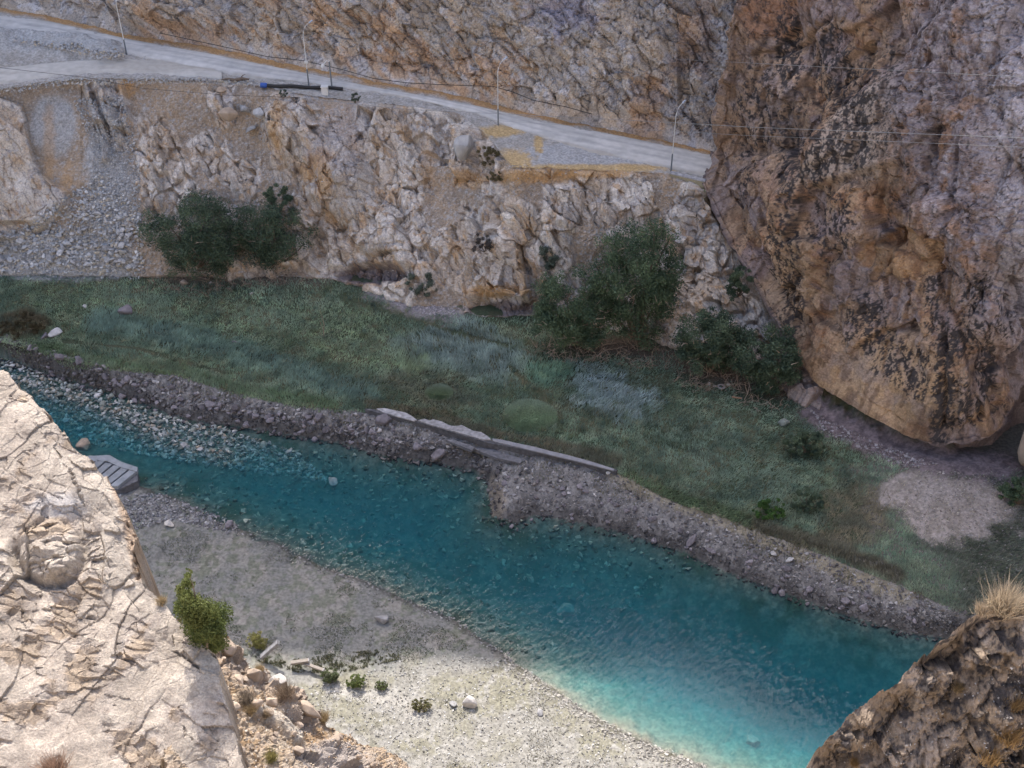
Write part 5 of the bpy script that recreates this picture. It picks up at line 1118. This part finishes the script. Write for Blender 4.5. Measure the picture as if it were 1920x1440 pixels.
# parapet where the road meets the overhanging rock
a = Vector(on_z([1262], [325], [zr(1262)])[0]); b = Vector(on_z([1316], [341], [zr(1316)])[0]); t = empty('parapet_wall', a, 'low pale concrete parapet under the road beside the overhanging rock', 'wall')
e = b - a; an = math.atan2(e.y, e.x); Mz = Matrix.Rotation(an, 3, 'Z')
MB().box(e / 2 + Vector((0, -.25, -1.0)), (e.length + .6, .5, 2.4), Mz).build('wall_face', plain('yellowish_plaster', (.34, .30, .20), .9), t, .02); MB().box(e / 2 + Vector((0, -.25, .26)), (e.length + .7, .62, .12), Mz).build('coping', M_conc, t, .02)
for k in (.25, .75): MB().box(e * k + Vector((0, -.52, -.9)), (.32, .06, .35), Mz).build('drain_hole', M_black, t)
# hose along the foot of the upper cliff, wires
def cable(name, cat, label, pts, rad, mat, seg=6, sag=0):
    W = [Vector(on_y([q], [r], [Y])[0]) for q, r, Y in pts]; o = MB().add(tube([w_ - W[0] for w_ in W], rad, seg)).build(name, mat); o.location = W[0]; tag(o, label, cat)
hp = [(300, 62), (430, 90), (500, 106), (570, 114), (640, 130), (700, 147), (760, 155), (830, 159), (925, 162), (960, 172), (1000, 188), (1060, 200), (1110, 214)]
cable('hose', 'hose', 'thin black hose strung along the foot of the upper cliff behind the road', [(q, r, float(on_z([q], [lin(q, L_back)], [zr(q)])[0, 1]) - 1.5) for q, r in hp], .04, M_black)
def smooth_wire(pts, n=40):
    a = np.array(pts, float); xs = np.linspace(a[0, 0], a[-1, 0], n); return [(x, np.interp(x, a[:, 0], a[:, 1]), np.interp(x, a[:, 0], a[:, 2])) for x in xs]
cable('power_line', 'wire', 'uppermost pale wire crossing high in front of the overhanging rock', smooth_wire([(1270, 111, 117), (1500, 123, 96), (1700, 133, 86), (2050, 152, 76)]), .017, M_wire)
cable('power_line', 'wire', 'brightest pale wire running from the cliff rim past the lamps to the right edge', smooth_wire([(560, 183, 119), (760, 205, 114), (930, 213, 111), (1060, 219, 108), (1280, 231, 103), (1400, 238, 98), (1600, 246, 87), (2050, 264, 72)]), .022, M_wire)
cable('power_line', 'wire', 'faint wire just below the brightest one, dipping across the layby', smooth_wire([(760, 212, 114), (930, 226, 110), (1060, 235, 107), (1280, 247, 102), (1400, 254, 97), (1600, 262, 86), (2050, 282, 71)]), .014, M_wire)
cable('power_line', 'wire', 'dark sagging wire in front of the left cliff below the track', smooth_wire([(-120, 118, 118), (0, 127, 118), (160, 145, 118), (270, 166, 118), (420, 178, 118), (560, 183, 118)]), .02, M_black)
# ------------------------------------------------------------------ concrete wall on the far bank, slabs, driftwood
def prism(pts, z, thick):
    top = [Vector(v) for v in on_z([p[0] for p in pts], [p[1] for p in pts], z)]; n = len(top); V = top + [v - Vector((0, 0, thick)) for v in top]
    F = [tuple(range(n)), tuple(range(2 * n - 1, n - 1, -1))] + [(i, n + i, n + (i + 1) % n, (i + 1) % n) for i in range(n)]; return V, F
def prism_part(name, pts, z, thick, mat, t, o0):
    V, F = prism(pts, z, thick); return MB().add(([v - o0 for v in V], F)).build(name, mat, t)
o0 = Vector(on_z([905], [825], [1.0])[0]); t = empty('concrete_wall', o0, 'long broken concrete river wall at the edge of the meadow', 'wall')
prism_part('wall_body', [(684, 766), (700, 767), (800, 790), (915, 824), (1040, 850), (1158, 881), (1154, 884), (1040, 854), (910, 829), (795, 795), (690, 769)], 2.42, .9, M_concd, t, o0)
s1 = prism_part('capping_slab', [(706, 766), (722, 765), (740, 769), (762, 774), (772, 780), (782, 787), (776, 789), (740, 779), (715, 771)], 2.56, .12, M_conc, t, o0)
s2 = prism_part('capping_slab', [(784, 788), (796, 785), (806, 788), (812, 786), (828, 790), (842, 797), (852, 799), (866, 797), (876, 802), (886, 807), (902, 810), (914, 817), (921, 824), (904, 824), (885, 818), (850, 808), (800, 794)], 2.58, .14, M_conc, t, o0); s2['label'] = 'widest pale slab with a jagged rear edge'
s3 = prism_part('capping_slab', [(922, 822), (940, 824), (970, 831), (1000, 837), (1030, 845), (1060, 852), (1105, 864), (1152, 879), (1150, 882), (1080, 864), (1000, 845), (925, 827)], 2.55, .12, plain('mid_grey_concrete', (.22, .22, .24), .9, var=.2, scale=2), t, o0); s3['label'] = 'narrow dark grey slab'
o0 = of(930, 856); t = empty('fallen_slab', o0, 'dark concrete slab slumped below the middle of the river wall', 'slab')
V, F = prism([(880, 838), (925, 842), (985, 862), (975, 868), (930, 858)], 1.75, .35); MB().add(([v - o0 for v in V], F)).build('slab', M_concd, t); V, F = prism([(835, 824), (850, 824), (890, 838), (884, 844)], 2.0, .3); MB().add(([v - o0 for v in V], F)).build('broken_edge', M_concd, t)
# grooved slab at the near water edge
o0 = of(222, 905); t = empty('grooved_slab', o0, 'dark grey block with parallel grooves jutting into the water behind the pale buttress', 'slab')
M_slab = plain('blue_grey_slab', (.20, .215, .235), .85, var=.2, scale=2)
V, F = prism([(150, 860), (205, 862), (226, 872), (258, 884), (258, 902), (222, 918), (160, 925)], .95, 1.6); MB().add(([v - o0 for v in V], F)).build('block', M_concd, t)
for k in range(6):
    f = k / 5; ax, ay = 168 + 74 * f, 858 + 24 * f; V, F = prism([(ax, ay), (ax + 13, ay + 2), (ax - 22, ay + 34 - 4 * f), (ax - 36, ay + 32 - 4 * f)], 1.38 - .1 * f, .5); MB().add(([v - o0 for v in V], F)).build('ridge', M_slab, t)
V, F = prism([(150, 856), (205, 853), (228, 866), (258, 876), (257, 884), (226, 876), (200, 864), (150, 866)], 1.36, .5); MB().add(([v - o0 for v in V], F)).build('rear_edge', M_slab, t)
def plank(px0, py0, px1, py1, z0, z1, w_, name, cat, label, mat):
    a = Vector(on_z([px0], [py0], [z0])[0]); b = Vector(on_z([px1], [py1], [z1])[0]); d = b - a; L = d.length; t = empty(name, a, label, cat)
    q = d.to_track_quat('X', 'Z').to_matrix(); MB().box(d / 2, (L, w_, w_ * .6), q).build('beam', mat, t, .015); MB().box(d * .97 , (.06, w_ * 1.06, w_ * .66), q).build('end_face', M_conc, t)
plank(490, 1232, 522, 1204, 1.0, 2.6, .42, 'concrete_post', 'post', 'leaning pale concrete post sticking up behind the scree slope', M_conc)
plank(545, 1243, 580, 1238, 1.3, 1.4, .32, 'wooden_beam', 'beam', 'short grey beam lying flat at the edge of the mud flat', M_wood)
plank(562, 1241, 608, 1257, 1.15, 1.15, .26, 'wooden_beam', 'beam', 'long pale beam lying slantwise below the short grey beam', M_wood)
plank(1372, 744, 1392, 747, 2.5, 2.5, .16, 'plank', 'plank', 'short orange-brown plank in the grass below the mid-sized green tree', plain('orange_wood', (.40, .24, .15), .8))
p = of(1352, 727); t = empty('old_tyre', p, 'small pale old tyre dumped in front of the mid-sized green tree', 'tyre'); ring = [Vector((math.cos(a) * .3, math.sin(a) * .3, .14)) for a in np.linspace(0, 2 * math.pi, 19)]
MB().add(tube(ring, .1, 8)).build('tread', plain('bleached_rubber', (.34, .33, .33), .8), t); MB().add(tube([r_ * .72 + Vector((0, 0, .04)) for r_ in ring], .035, 6)).build('rim', M_concd, t)
for k, (a_, b_, s_) in enumerate([(1330, 722, 10), (1340, 725, 8), (1366, 722, 9)]): single(a_, b_, s_, PW_, k, ['white stone left of the old tyre', 'tiny white stone right against the old tyre', 'white stone right of the old tyre'][k], 'stone', 'stone')
p = of(607, 632); t = empty('dead_sapling', p, 'bare dead sapling standing alone in the middle of the meadow', 'sapling')
MB().add(tube([(0, 0, -.1), (.08, 0, .8), (.2, 0, 1.6), (.1, 0, 2.5), (-.05, 0, 3.2)], [.05, .045, .035, .025, .012], 6)).build('trunk', M_twig, t)
MB().add(tube([(.1, 0, .9), (-.15, 0, 1.6), (-.2, .05, 2.2)], [.03, .02, .01], 5)).add(tube([(.2, 0, 1.6), (.45, 0, 2.1), (.5, 0, 2.5)], [.025, .015, .008], 5)).add(tube([(0, 0, 0), (-.2, -.05, .35), (-.3, 0, .6)], [.03, .02, .01], 5)).build('branch', M_twig, t)
